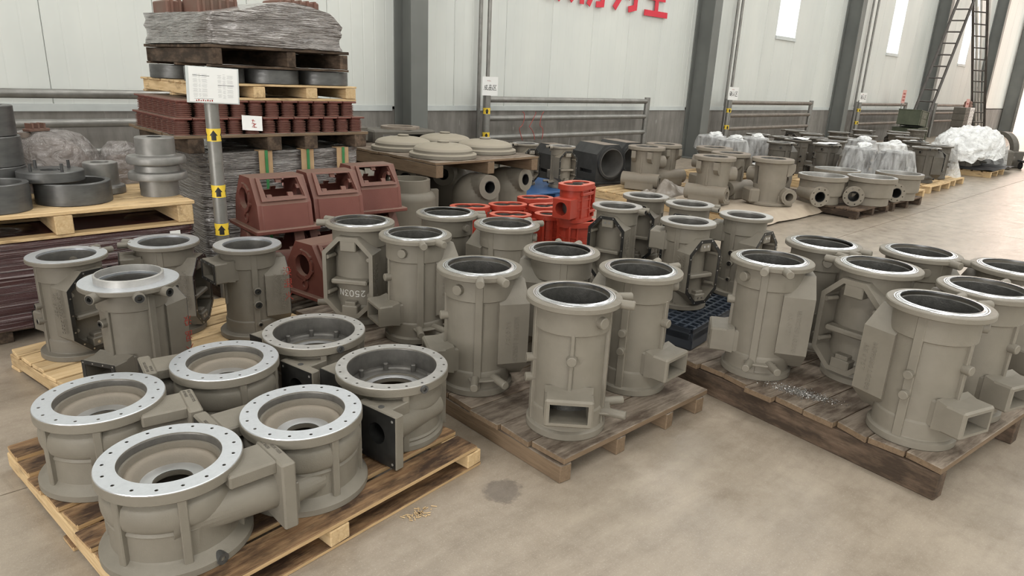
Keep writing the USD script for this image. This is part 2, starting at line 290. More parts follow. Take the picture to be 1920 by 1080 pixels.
def winmat():
    n = {'t': ('transparent_bsdf', {'color': (.9, .93, .95)}), 'd': ('translucent_bsdf', {'color': (.9, .93, .93)}), 'g': ('glossy_bsdf', {'roughness': .25, 'color': (.8, .8, .8)}), 'f': ('fresnel', {'IOR': 1.45}), 'a': ('mix_closure', {'fac': .5}), 'b': ('mix_closure', {})}
    return usdkit.material(stage, '/World/Looks/skylight_sheet', n, [('t.BSDF', 'a.closure1'), ('d.BSDF', 'a.closure2'), ('f.fac', 'b.fac'), ('a.closure', 'b.closure1'), ('g.BSDF', 'b.closure2')], surface='b.closure')
WINM = winmat()
for i, (a, b) in enumerate(WIN[:3]):
    w = thing('window_%d' % (i + 1), 'tall narrow translucent daylight strip in the white wall, %s of the three' % ('first from the left', 'middle', 'farthest')[i], kind='structure')
    part(w, 'pane', box(a + .005, b - .005, WY - .012, WY - .004, 2.76, 4.55), WINM, False)
    part(w, 'pane', box(a + .005, b - .005, WY - .012, WY - .004, 4.57, 9), WINM, False)
    part(w, 'sill', box(a - .02, b + .02, WY - .05, WY + .005, 2.68, 2.76), PANELF, False)
    part(w, 'glazing_bar', box(a, b, WY - .03, WY + .01, 4.54, 4.585), PANELF, False)
# steel columns (H sections), deep web seen from the side
for i, x in enumerate((-1.8, 5.64, 13.1, 20.55, 28.1, 35.5)):
    c = thing('steel_column', ('dark grey-green steel H column left of the stacked goods', 'dark grey-green steel H column just right of the wrapped pallet stack', 'dark grey-green steel H column left of the first window', 'dark grey-green steel H column between the first two windows', 'dark grey-green steel H column behind the leaning ladder', 'dark grey-green steel H column nearest the far doorway')[i], kind='structure')
    part(c, 'flange', box(x, x + .28, 7.98, 8.0, 0, 9, .002), COLM, False)
    part(c, 'web', box(x + .134, x + .146, 8.0, 8.375, 0, 9), COLM, False)
    part(c, 'flange', box(x, x + .28, 8.375, 8.395, 0, 9, .002), COLM, False)
    part(c, 'base_plate', box(x - .06, x + .34, 7.92, 8.395, 0, .025, .003), COLM, False)
# far end: pale metal wall, dark frame and the doorway with the sunlit wall beyond
we = thing('wall_right', 'grey far end wall panels on the aisle side of the tall doorway', kind='structure')
for k in range(3): part(we, 'panel', box(41.0, 41.2, -14 + k * 5.3, -14 + k * 5.3 + 5.29, 0, 9), PANELF, False)
df = thing('door_1', 'dark steel frame of the tall far doorway', kind='structure')
part(df, 'jamb', box(40.9, 41.25, 7.85, 8.38, 0, 9, .01), COLM, False)
part(df, 'jamb', box(40.9, 41.25, 1.9, 2.2, 0, 9, .01), COLM, False)
part(df, 'track', box(40.8, 40.88, 7.74, 7.84, 0, 9, .005), PIPE, False)
wo = thing('wall_outside', 'pinkish sunlit wall seen through the far doorway', kind='structure')
part(wo, 'lower_wall', box(47.6, 47.9, -10, 14, 0, 1.6), PINKW, False)
for k in range(40):
    part(wo, 'siding', box(47.55, 47.75, -8 + k * .5, -8 + k * .5 + .48, 1.6, 13), PINKW, False)
wf = thing('wall_front', 'pale panelled wall on the aisle side of the hall, behind the viewer', kind='structure')
for k in range(12): part(wf, 'panel', box(-12 + k * 5, -12 + k * 5 + 4.99, -14.2, -14, 0, 9), PANEL, False)
wl = thing('wall_left', 'pale panelled wall at the near end of the hall, behind the viewer', kind='structure')
for k in range(5): part(wl, 'panel', box(-12.2, -12, -14 + k * 4.6, -14 + k * 4.6 + 4.59, 0, 9), PANEL, False)
ce = thing('ceiling', 'high corrugated roof of the factory hall', kind='structure')
part(ce, 'roof_sheet', box(-12, 41.3, -14, 9, 9.0, 9.1), PANELF, False)
# ---------------- pallets ----------------
def plank_mesh(L, w, t, seed, rag=.006, c=.003):
    r = np.random.default_rng(seed); m = tm(box(0, L, -w / 2, w / 2, 0, t, c)); v = m.vertices.copy()
    e0, e1 = v[:, 0] < L * .3, v[:, 0] > L * .7
    k = np.sign(v[:, 1]); a = r.uniform(-rag, rag, 4)
    v[e0, 0] += np.where(k[e0] > 0, a[0], a[1]); v[e1, 0] += np.where(k[e1] > 0, a[2], a[3])
    v[:, 1] += r.uniform(-.0025, .0025) * (v[:, 0] / L); v[:, 2] += r.uniform(-.0015, .0015) * (v[:, 0] / L)
    m.vertices = v; return m
def pallet(name, label, loc, ang, L, W, top, mat, nb=9, gap=.022, bt=.02, stringers=None, sw=.07, bottom=True, smat=None, seed=1, rag=.006, widths=None, group=None, bmat=None, low=0.0, over=0.0, proto=False):
    r = np.random.default_rng(seed)
    p = thing(name, label, 'pallet', loc, ang, group)
    w = widths or [(W - gap * (nb - 1)) / nb] * nb
    y = 0
    for i, wi in enumerate(w):
        part(p, 'deck_board', plank_mesh(L + over + r.uniform(-rag, rag) * 1.5, wi, bt, seed * 100 + i, rag), mat, False, (-over / 2 + r.uniform(-rag, rag), y + wi / 2, top - bt + r.uniform(-.001, .001)), (0, 0, 0)); y += wi + gap
    bth = .018 if bottom else 0
    for x in (stringers or [sw / 2, L / 2, L - sw / 2]):
        part(p, 'stringer', plank_mesh(W, sw, top - bt - .002 - bth, seed * 100 + 50 + int(x * 40), .004, .004), smat or mat, False, (x, 0, bth), (0, 0, 90))
    if bottom:
        for yy in (.05, W / 2, W - .05):
            part(p, 'bottom_board', plank_mesh(L, .09, bth - .001, seed * 100 + 80 + int(yy * 40), rag), bmat or smat or mat, False, (0, yy, 0), (0, 0, 0))
    return p
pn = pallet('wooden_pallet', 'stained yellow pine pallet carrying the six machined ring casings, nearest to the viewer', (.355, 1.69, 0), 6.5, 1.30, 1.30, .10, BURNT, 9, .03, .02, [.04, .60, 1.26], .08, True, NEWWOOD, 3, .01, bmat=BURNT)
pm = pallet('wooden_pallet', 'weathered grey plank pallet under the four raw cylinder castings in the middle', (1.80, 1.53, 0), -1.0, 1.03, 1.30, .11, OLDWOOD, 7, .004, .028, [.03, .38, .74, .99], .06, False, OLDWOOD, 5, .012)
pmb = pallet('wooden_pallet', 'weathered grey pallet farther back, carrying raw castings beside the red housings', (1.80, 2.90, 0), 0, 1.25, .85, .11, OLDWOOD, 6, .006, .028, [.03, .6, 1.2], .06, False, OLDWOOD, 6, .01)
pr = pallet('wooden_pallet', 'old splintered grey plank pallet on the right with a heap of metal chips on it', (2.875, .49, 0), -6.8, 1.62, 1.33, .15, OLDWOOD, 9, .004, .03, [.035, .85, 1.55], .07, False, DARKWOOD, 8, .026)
pl = pallet('wooden_pallet', 'yellow pine pallet under the machined housings on the left', (.55, 3.13, 0), 10.6, 1.28, .95, .10, NEWWOOD, 7, .02, .02, [.04, .64, 1.24], .08, True, NEWWOOD, 9, .008)

# ---------------- cylinder housings ----------------
def dirv(a): a = math.radians(a); return np.array([math.cos(a), math.sin(a), 0.])
def place_mat(m, X, Y, o):
    X, Y = np.array(X, float), np.array(Y, float); T = np.eye(4); T[:3, 0] = X; T[:3, 1] = Y; T[:3, 2] = np.cross(X, Y); T[:3, 3] = o
    m = m.copy(); m.apply_transform(T); return m
def octagon(hy, z0, z1, c): return [(-hy + c, z0), (hy - c, z0), (hy, z0 + c), (hy, z1 - c), (hy - c, z1), (-hy + c, z1), (-hy, z1 - c), (-hy, z0 + c)]
def oct_prism(hy, z0, z1, c, xa, xb):
    # octagon in (y, z), extruded along x from xa to xb
    m = extr(octagon(hy, z0, z1, c), abs(xb - xa))
    return m.transform(np.array([[0, 0, 1., min(xa, xb)], [1., 0, 0, 0], [0, 1., 0, 0]]))
def housing(name, label, loc, rotz, sr=1.0, sz=1.0, rim='lip', mirror=False, outlet=(.105, .225), oa=0, ca=180, cz=(.06, .535), pins=None, bosses=None, ribs=None, lowpins=True, mat=None, wide=1.0, holed=False, text=True, baseholes=False, rbase=.172, facedark=False, group=None, cat='casting', nseg=64):
    mat = mat or CAST; s = -1 if mirror else 1; H = .59
    A = lambda a: a * s
    if pins is None: pins = [(76, .578), (103, .578)]
    if bosses is None: bosses = [(42, .515, .185, .0245), (0, .36, .184, .021), (-76, .315, .190, .0195), (-76, .225, .190, .0195)]
    if ribs is None: ribs = [(0, .016, .163, .22, .47), (76, .036, .164, .03, .565), (-76, .036, .164, .03, .565)]
    Rt = .199 * wide
    prof = [(0, 0), (rbase - .004, 0), (rbase, .004), (rbase, .030), (rbase - .004, .034), (.159, .038), (.157, .044), (.157, .108), (.154, .114), (.150, .119), (.150, .45), (.152, .457), (.161, .462), (.161, .552), (.166, .562),
            (Rt - .004, .564), (Rt, .568), (Rt, H - .004), (Rt - .004, H), (0, H)]
    b = lathe(prof, nseg)
    sh = oct_prism(.150, cz[0], cz[1], .092, -.205, -.06) - oct_prism(.127, cz[0] + .024, cz[1] - .024, .080, -.25, -.055)
    zm = (cz[0] + cz[1]) / 2
    inner = union(box(-.196, -.13, -.108, .108, zm - .045, zm - .015, .008), box(-.203, -.12, -.05, .045, cz[1] - .085, cz[1] - .012, .006), box(-.203, -.12, -.05, .045, cz[0] + .012, cz[0] + .070, .006), box(-.192, -.12, -.035, .03, cz[0] + .06, cz[0] + .09, .004))
    for yy in (-.125, .125):
        for zz in (zm - .095, zm + .115): inner = inner + cyl((-.20, yy * .98, zz), (-.13, yy * .85, zz), .012, None, 12)
    b = b + (sh + inner).rotate((0, 0, A(ca - 180)))
    ob = box(.09, .252, -.098, .098, outlet[0], outlet[1], .008)
    flare = Manifold.hull_points(np.array([(.135, y, z) for y in (-.101, .101) for z in (outlet[0] - .0, outlet[1] + .010)] + [(.175, y, z) for y in (-.097, .097) for z in (outlet[0] + .005, outlet[1] - .002)]))
    b = b + (ob + flare).rotate((0, 0, A(oa)))
    for (a, w, rr, z0, z1) in ribs: b = b + box(.10, rr, -w / 2, w / 2, z0, z1, .003).rotate((0, 0, A(a)))
    if lowpins:
        br = box(.12, .19, -.075, .075, .082, .092, .003).rotate((0, 0, A(90)))
        b = b + br
    b = b - Manifold.cylinder(1, .1415, .1415, nseg).translate((0, 0, .02)) - Manifold.cylinder(1, .1475, .1475, nseg).translate((0, 0, .468)) - box(.05, .3, -.077, .077, outlet[0] + .02, outlet[1] - .02).rotate((0, 0, A(oa)))
    if baseholes:
        for k in range(12): b = b - Manifold.cylinder(.1, .007, .007, 10).translate((.164 * math.cos(k * PI / 6), .164 * math.sin(k * PI / 6), -.01))
    b = b - Manifold.cylinder(.03, .14, .14, nseg).translate((0, 0, -.005))
    S = (sr, sr, sz)
    t = thing(name, label, cat, loc, rotz, group)
    sc = lambda m: tm(m.scale(S) if isinstance(m, Manifold) else m)
    part(t, 'body', sc(b), mat, 32)
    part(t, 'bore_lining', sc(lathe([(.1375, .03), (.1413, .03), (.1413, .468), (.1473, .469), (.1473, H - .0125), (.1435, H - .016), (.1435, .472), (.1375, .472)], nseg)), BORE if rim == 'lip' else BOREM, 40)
    if rim == 'lip':
        part(t, 'machined_lip', sc(lathe([(.1475, H - .0118), (.163, H - .0118), (.163, H + .0015), (.161, H + .003), (.1565, H + .003), (.155, H + .0055), (.1475, H + .007)], nseg) + lathe([(.1655, H - .002), (.1715, H - .002), (.171, H + .0025), (.166, H + .0025)], nseg)), MACH, 30)
    else:
        part(t, 'machined_flange_face', sc(lathe([(.1440, H - .0115), (.1473, H - .0115), (.1473, H + .0001), (Rt - .003, H + .0001), (Rt - .003, H + .001), (.1440, H + .001)], nseg)), FLAT if rim == 'collar' or rim == 'bright' else MACHG, 30)
        if rim == 'collar':
            part(t, 'collar', sc(lathe([(.1475, H - .01), (.158, H - .01), (.158, H + .034), (.155, H + .037), (.1475, H + .037)], nseg)), MACHG, 30)
    def boss(a, z, r0, r1, rad, nm='boss'):
        a = A(a); p0, p1 = dirv(a) * r0 + [0, 0, z], dirv(a) * r1 + [0, 0, z]
        m = cyl(p0, p1, rad, None, 20, .003)
        if holed: m = m - cyl(dirv(a) * (r1 - .025) + [0, 0, z], dirv(a) * (r1 + .01) + [0, 0, z], rad * .5, None, 14)
        q = part(t, nm, sc(m), mat, 30)
        if holed:
            part(q, 'plug_hole', sc(tube(dirv(a) * (r1 - .02) + [0, 0, z], dirv(a) * (r1 + .0008) + [0, 0, z], rad * .8, rad * .42, 16)), DARKF, 30)
    for a, z in pins: boss(a, z - .004, .18, .252, .0195, 'pin')
    if lowpins:
        for a, z in ((73, .088), (106, .088)): boss(a, z, .13, .262, .019, 'pin')
    for a, z, r1, rad in bosses: boss(a, z, .13, r1, rad)
    if facedark:
        fr = oct_prism(.1495, cz[0] + .0005, cz[1] - .0005, .0918, -.2085, -.204) - oct_prism(.1275, cz[0] + .0235, cz[1] - .0235, .0803, -.25, -.2)
        f = part(t, 'machined_cover_face', sc(fr.rotate((0, 0, A(ca - 180)))), DARKF, 30)
        hl = []
        for (yy, zz) in ((-.138, zm - .1), (-.138, zm), (-.138, zm + .1), (.138, zm - .1), (.138, zm), (.138, zm + .1), (-.05, cz[1] - .012), (.05, cz[1] - .012), (-.05, cz[0] + .012), (.05, cz[0] + .012), (-.1, cz[1] - .055), (.1, cz[1] - .055), (-.1, cz[0] + .055), (.1, cz[0] + .055)):
            hl.append(cyl((-.2095, yy, zz), (-.206, yy, zz), .005, None, 8))
        [part(f, 'bolt', sc(q.rotate((0, 0, A(ca - 180)))), MACH, 30) for q in hl]
        pf = []
        for zz in (cz[1] - .048, cz[0] + .042):
            for yy in (-.02, .015): pf.append(cyl((-.2045, yy, zz), (-.19, yy, zz), .0085, None, 10))
        [part(f, 'port_hole', sc(q.rotate((0, 0, A(ca - 180)))), MACH, 30) for q in pf]
        of = box(.2515, .2545, -.0975, .0975, outlet[0] + .0005, outlet[1] - .0005) - box(.2, .3, -.077, .077, outlet[0] + .02, outlet[1] - .02)
        of = part(t, 'machined_outlet_face', sc(of.rotate((0, 0, A(oa)))), DARKF, 30)
        for yy in (-.087, -.03, .03, .087):
            for zz in (outlet[0] + .01, outlet[1] - .01): part(of, 'bolt', sc(cyl((.253, yy, zz), (.2555, yy, zz), .004, None, 8).rotate((0, 0, A(oa)))), MACH, 30)
    if text:
        for sd in (-1, 1):
            for k, (tx, hh) in enumerate((('MGR250 LG250', .021), ('AX 6727', .021))):
                m = meshkit.text_mesh(tx, hh, .0025)
                xo = -.185 + .038 * (1 - k) if sd < 0 else -.095 - .038 * (1 - k)
                m = place_mat(m, (0, 0, -1), (1 if sd < 0 else -1, 0, 0), (xo, sd * .1498, .385 - k * .02))
                part(t, 'cast_lettering', sc(xf(m, (0, 0, A(ca - 180)))), mat, False)
    return t
def redmark(t, a, z, r, mirror_up=True, sr=1.0, sz=1.0, y0=0.0, ca=180, sd=-1):
    """three handwritten red characters down the cover side"""
    ch = [[[(0.1, .9), (.25, .75)], [(.05, .62), (.2, .5)], [(.08, .1), (.25, .35)], [(.4, .85), (.4, .6), (.32, .5)], [(.4, .85), (.7, .85), (.7, .6), (.85, .55)], [(.35, .42), (.8, .42), (.4, 0)], [(.4, .35), (.85, 0)]],
          [[(.15, .9), (.25, .75)], [(.05, .5), (.25, .5), (.1, .15), (.9, .05)], [(.4, .95), (.8, .95), (.8, .5), (.4, .5), (.4, .95)], [(.4, .72), (.8, .72)], [(.45, .5), (.45, .2), (.6, .3)], [(.55, .45), (.9, .15)]],
          [[(.25, .8), (.35, .55)], [(.75, .8), (.65, .55)], [(.5, .95), (.5, .5), (.1, .05)], [(.5, .5), (.92, .05)]]]
    ms = []
    for i, c in enumerate(ch):
        m = strokes(c, .055, .0012, .062)
        o = np.array([-.165, sd * .1503, z - i * .085])
        ms.append(place_mat(m, (1, 0, 0) if sd < 0 else (-1, 0, 0), (0, 0, 1), o) if mirror_up else place_mat(m, (-1, 0, 0) if sd < 0 else (1, 0, 0), (0, 0, -1), o + [.06 * (1 if sd < 0 else -1), 0, .0]))
    m = xf(cat_(*ms), (0, 0, a)); m.apply_scale((sr, sr, sz))
    part(t, 'handwriting', m, REDINK, False, label='red handwritten marks')
def tocam(x, y): return math.degrees(math.atan2(-y, -x))
ZM, ZR = .11, .15
spots = [  # x, y, z, angle of the outlet against the line of sight, label
    (2.044, 1.737, ZM, 3, 'foremost raw grey cylinder casting, its open rectangular outlet facing the viewer'),
    (2.000, 2.286, ZM, -75, 'raw grey cylinder casting directly left behind the foremost one, outlet box pointing left'),
    (2.606, 1.813, ZM, 58, 'raw grey cylinder casting right behind the foremost one, outlet box pointing right'),
    (2.553, 2.277, ZM, 82, 'raw grey cylinder casting at the back of the middle pallet, between two nearer rims'),
    (2.139, 2.988, ZM, -66, 'raw grey cylinder casting with two front rim pins, right of the chalk-marked octagonal-frame casting'),
    (2.057, 3.425, ZM, 158, 'raw grey cylinder casting with chalk-marked open octagonal frame, beside the red housings'),
    (2.659, 3.369, ZM, 2, 'raw grey cylinder casting behind, left of the bright red castings'),
    (2.758, 2.915, ZM, 42, 'raw grey cylinder casting in front of the bright red castings'),
    (3.20, 1.455, ZR, -82, 'raw grey cylinder casting at the left front of the right pallet, outlet box pointing left'),
    (3.805, 1.455, ZR, -30, 'raw grey cylinder casting at the back left of the right pallet'),
    (3.545, 1.075, ZR, 155, 'raw grey cylinder casting on the right pallet with its open octagonal frame facing forward'),
    (4.07, 1.042, ZR, -28, "raw grey cylinder casting at the right pallet's back, two pins right"),
    (3.105, .682, ZR, 60, 'raw grey cylinder casting at the front corner of the right pallet, lettering on its left'),
    (3.555, .617, ZR, 62, 'raw grey cylinder casting cut by the right picture edge, second from the front'),
    (4.13, .62, ZR, 58, 'raw grey cylinder casting at the right picture edge, only rim and side in view')]
first = None
for (x, y, z, al, lab) in spots:
    rz = tocam(x, y) + al
    if first is None: first = housing('cylinder_casting', lab, (x, y, z), rz, group='raw cylinder castings on the middle and right pallets')
    elif 'chalk' in lab:
        ck = housing('cylinder_casting', lab, (x, y, z), rz, group='raw cylinder castings on the middle and right pallets')
        m = meshkit.text_mesh('2503N', .038, .0008).subdivide(); v = m.vertices.copy(); v[:, :2] -= v[:, :2].mean(0)
        th = math.pi - v[:, 0] / .152; rr = .1503 + v[:, 2]
        m.vertices = np.column_stack([rr * np.cos(th), rr * np.sin(th), .19 - v[:, 1]])
        part(ck, 'chalk_writing', m, CHALK, False, label='white chalk writing')
    else: dup(first, lab, (x, y, z), rz)
# machined housings on the left pallet and on the blue plastic pallet
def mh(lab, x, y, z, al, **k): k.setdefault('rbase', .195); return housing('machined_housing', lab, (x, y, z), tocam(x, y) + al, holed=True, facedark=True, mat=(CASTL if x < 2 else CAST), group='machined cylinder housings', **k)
LZ = .10
b3 = [(-38, .335, .19, .022), (-38, .245, .19, .024), (-38, .10, .18, .014)]
h1 = mh('machined grey housing at the far left, dark-faced octagonal frame turned right', .655, 3.86, LZ, -150, sr=.89, sz=.86, rim='bright', mirror=True, pins=[(70, .578), (95, .578)], lowpins=False)
h2 = mh('machined grey housing with a raised collar inside its broad bright flange', .775, 3.26, LZ, -45, sr=.89, sz=.86, rim='collar', wide=1.15, pins=[], lowpins=False, text=False,
        bosses=[(3, .560, .262, .027), (52, .560, .262, .027), (84, .560, .262, .027), (-8, .40, .188, .022)])
redmark(h2, 0, .34, .15, False, .89, .86, sd=1)
up = dict(outlet=(.385, .515), cz=(.05, .50), lowpins=False)
h3 = mh('machined grey housing behind the collared one, pins at its left rim', 1.12, 3.90, LZ, -88, sr=.89, sz=.86, rim='bright', pins=[(-5, .578), (-28, .578)], bosses=[(100, .33, .19, .022), (100, .235, .19, .024), (100, .12, .18, .014)], ca=155, **up)
h4 = mh('machined grey housing with a dark square outlet near its top left and red handwriting', 1.455, 3.60, LZ, -66, sr=.89, sz=.86, rim='bright', pins=[], bosses=[(78, .325, .19, .024), (78, .235, .19, .026), (80, .10, .18, .015)], ca=166, **up)
redmark(h4, -14, .40, .15, True, .89, .86, sd=1)
BZ = .14
mh('machined grey housing at the left of the dark blue pallet, octagonal frame forward', 3.86, 2.94, BZ, 160, sr=.9, sz=.95, rim='plain', mirror=True, pins=[(100, .575), (78, .575)], lowpins=False)
mh('machined grey housing at the back left of the blue plastic pallet', 4.42, 3.10, BZ, 165, sr=.9, sz=.95, rim='plain', mirror=True, pins=[(110, .575), (80, .575)], lowpins=False)
mh('machined grey housing at the back of the dark blue pallet, bored pin at right', 4.42, 2.70, BZ, 165, sr=.9, sz=.95, rim='plain', mirror=True, pins=[(100, .575), (60, .575)], lowpins=False)
mh('machined grey housing at the front of the dark blue pallet, drilled base flange', 3.835, 2.34, BZ, -98, sr=.9, sz=.95, rim='plain', pins=[], bosses=[(85, .30, .19, .022)], ca=143, baseholes=True, **up)
mh('machined grey housing at the right corner of the dark blue pallet, three bored bosses', 4.39, 2.23, BZ, -105, sr=.9, sz=.95, rim='plain', pins=[], bosses=[(82, .33, .19, .022), (82, .25, .19, .022), (82, .13, .18, .016)], ca=165, **up)
# blue plastic grid pallet
bp = thing('plastic_pallet', 'dark blue plastic grid pallet under the machined housings', 'pallet', (3.45, 1.98, 0), 7)
for i in range(21): part(bp, 'grid_bar', box(i * .06, i * .06 + .016, 0, 1.4, .115, .14), BLUEP, False)
for j in range(24): part(bp, 'grid_bar', box(0, 1.216, j * .06, j * .06 + .016, .114, .139), BLUEP, False)
for yy in (0, .58, 1.16):
    for xx in (0, .5, .98): part(bp, 'foot', box(xx, xx + .236, yy, yy + .236, 0, .114, .01), BLUEP, False)
for yy in (0, 1.38): part(bp, 'side_rail', box(0, 1.216, yy, yy + .018, .06, .14, .004), BLUEP, False)
for xx in (0, 1.2): part(bp, 'side_rail', box(xx, xx + .018, .019, 1.379, .06, .14, .004), BLUEP, False)

# ---------------- ring casings (volutes) ----------------
def volute(label, loc, rotz, kind='a'):
    big = kind == 'b'; R = .23 if big else .209; H = .29
    rb = .222 if not big else .212; rm = .188 if not big else .198
    ri = .147 if not big else .182
    prof = [(0, 0), (rb - .003, 0), (rb, .003), (rb, .024), (rb - .012, .034), (rm + .006, .042), (rm, .05), (rm - .001, .128), (rm + .003, .137), (rm - .002, .146)]
    if not big:
        prof += [(rm + .013 * math.sin(q), .190 - .040 * math.cos(q)) for q in np.linspace(.3, PI - .2, 10)] + [(rm - .006, .236), (rm - .012, .246)]
    else:
        prof += [(rm + .004, .16), (rm + .010, .18), (rm + .004, .205), (rm + .001, .215), (rm + .002, .24)]
    prof += [(R - .004, .252), (R, .256), (R, H - .004), (R - .003, H), (0, H)]
    b = lathe(prof, 72)
    for a in ((-100, -155, 150, 95, -35) if not big else (-75, 140, 60)):
        b = b + box(rm - .03, R - .006, -.013, .013, .01, .262, .003).rotate((0, 0, a))
    if not big:
        b = b + cyl((-.06, -.128, .155), (.25, -.140, .150), .060, .070, 28)
        b = b + box(.245, .292, -.238, -.045, .035, .272, .006) + box(.10, .25, -.20, -.06, .226, .272, .006)
        b = b + cyl((-.02, .15, .10), (.13, .165, .10), .03, .045, 20) + box(.125, .148, .115, .215, .05, .16, .004)
    else:
        b = b + cyl((-.09, .145, .135), (.2, .160, .135), .058, .066, 28)
        b = b + box(.195, .235, .055, .265, .01, .235, .004) + box(.1, .2, .08, .2, .18, .232, .004)
        b = b + box(.02, .15, -.275, -.15, .15, .245, .004) - cyl((.08, .16, .135), (.4, .16, .135), .0495, None, 28)
    inner = lathe([(0, .4), (0, -.1), (.165, -.1), (.165, .170), (.060, .186), (.058, .190), (.058, .204), (.094, .208), (.100, .216), (.108, .232), (.118, .241), (.128, .242), (.135, .237), (.138, .240), (.138, .262), (ri, .264), (ri, .4)], 72) if not big else \
        lathe([(0, .4), (0, -.1), (.165, -.1), (.165, .145), (.104, .165), (.102, .168), (.102, .182), (.128, .186), (.128, .196), (.160, .199), (.164, .207), (ri, .209), (ri, .4)], 72)
    b = b - inner
    nb = 17 if not big else 20
    for k in range(nb):
        a = 2 * PI * (k + .4) / nb; rr = (R + ri) / 2 + .006
        b = b - Manifold.cylinder(.05, .0055, .0055, 10).translate((rr * math.cos(a), rr * math.sin(a), H - .03))
    t = thing('ring_casing', label, 'casting', loc, rotz, 'machined ring casings on the near pallet')
    part(t, 'body', tm(b), CAST, 32)
    f = lathe([(ri + .001, H - .003), (R - .001, H - .003), (R - .003, H + .001), (ri + .001, H + .001)], 72)
    for k in range(nb):
        a = 2 * PI * (k + .4) / nb; rr = (R + ri) / 2 + .006
        f = f - Manifold.cylinder(.05, .0055, .0055, 10).translate((rr * math.cos(a), rr * math.sin(a), H - .03))
    part(t, 'milled_flange_face', tm(f), FLAT if not big else MACHG, 30)
    for k in range(nb):
        a = 2 * PI * (k + .4) / nb; rr = (R + ri) / 2 + .006
        part(t, 'bolt_hole', tm(Manifold.cylinder(.004, .0054, .0054, 10).translate((rr * math.cos(a), rr * math.sin(a), H - .012))), HOLE, False)
    if not big:
        part(t, 'bore_ring', tm(lathe([(ri - .003, .2645), (ri - .0005, .2645), (ri - .0005, H - .002), (ri - .003, H - .006)], 72)), BOREM, 40)
        part(t, 'inner_seat', tm(lathe([(.0585, .202), (.0935, .206), (.0935, .2105), (.0585, .2065)], 64)), MACH, 30)
        part(t, 'machined_port_face', tm(box(.2915, .2928, -.230, -.053, .043, .264)), DARKF, False)
        part(t, 'drain_plug', tm(tube(dirv(-76) * .200 + [0, 0, .020], dirv(-76) * .2262 + [0, 0, .0195], .0190, .008, 24)), IRON, 30)
        part(t, 'inner_channel', tm(lathe([(.0945, .2085), (.1005, .2165), (.1085, .2325), (.118, .2415), (.128, .2425), (.135, .2375), (.1377, .2405), (.1377, .2615), (.1365, .2615), (.1365, .243), (.135, .2405), (.128, .2445), (.118, .2435), (.1075, .234), (.0995, .218), (.0938, .210)], 72)), CASTM, 40)
        for k, tx in enumerate(('MSJ-R22K F225', 'AY 8420')):
            part(t, 'cast_lettering', place_mat(meshkit.text_mesh(tx, .0095, .0012), (0, -1, 0), (1, 0, 0), (.272 - k * .016, -.060, .272)), CASTD, False)
    else:
        part(t, 'bore_ring', tm(lathe([(ri - .003, .2095), (ri - .0005, .2095), (ri - .0005, H - .002), (ri - .003, H - .006)], 72)), BOREM, 40)
        part(t, 'inner_seat', tm(lathe([(.1025, .180), (.1275, .184), (.1275, .189), (.1025, .185)], 64)), MACH, 30)
        part(t, 'inner_ledge', tm(lathe([(.1285, .1965), (.160, .1995), (.164, .2075), (.1785, .2092), (.1785, .2105), (.1632, .2088), (.1592, .2008), (.1285, .198)], 72)), BOREM, 40)
        for k in range(8):
            a = 2 * PI * k / 8 + .2
            part(t, 'inner_lug', tm(cyl((.158 * math.cos(a), .158 * math.sin(a), .195), (.158 * math.cos(a), .158 * math.sin(a), .232), .011, None, 12, .002)), BOREM, 30)
        fc = part(t, 'machined_port_face', tm(box(.2345, .2362, .060, .260, .015, .230) - cyl((.2, .16, .135), (.3, .16, .135), .05, None, 28)), DARKF, 30)
        part(fc, 'port_bore', tm(tube((.12, .16, .135), (.2362, .16, .135), .05, .044, 28)), DARKF, 30)
        [part(fc, 'bolt_hole', tm(cyl((.2355, .16 + dy, .122 + dz), (.2372, .16 + dy, .122 + dz), .0055, None, 10)), MACHG, 30) for dy in (-.085, .085) for dz in (-.09, .09)]
        part(t, 'side_port_face', tm(box(.1502, .1532, -.274, -.151, .151, .244)), DARKF, False)
        part(t, 'rim_plug', tm(tube(dirv(78) * .225 + [0, 0, .272], dirv(78) * .240 + [0, 0, .272], .016, .008, 16)), IRON, 30)
        part(t, 'top_screw', tm(cyl((.21, .16, .234), (.21, .16, .2365), .012, None, 14)), IRON, 30)
    return t
NZ = .10
v1 = volute('machined ring casing at the front left corner of the near pallet, nearest of all', (.528, 2.018, NZ), 0)
dup(v1, 'machined ring casing on the left edge of the near pallet, behind the nearest one', (.472, 2.577, NZ), -8)
dup(v1, 'machined ring casing in the back row, lettered block pointing left', (.939, 2.638, NZ), 172)
dup(v1, 'machined ring casing at the front of the near pallet, right of the nearest one', (.976, 2.045, NZ), 180)
v5 = volute('wide-bored ring casing at the back right of the near pallet', (1.380, 2.721, NZ), 192, 'b')
dup(v5, 'wide-bored ring casing at the right of the near pallet, dark square port facing forward', (1.441, 2.176, NZ), 190)
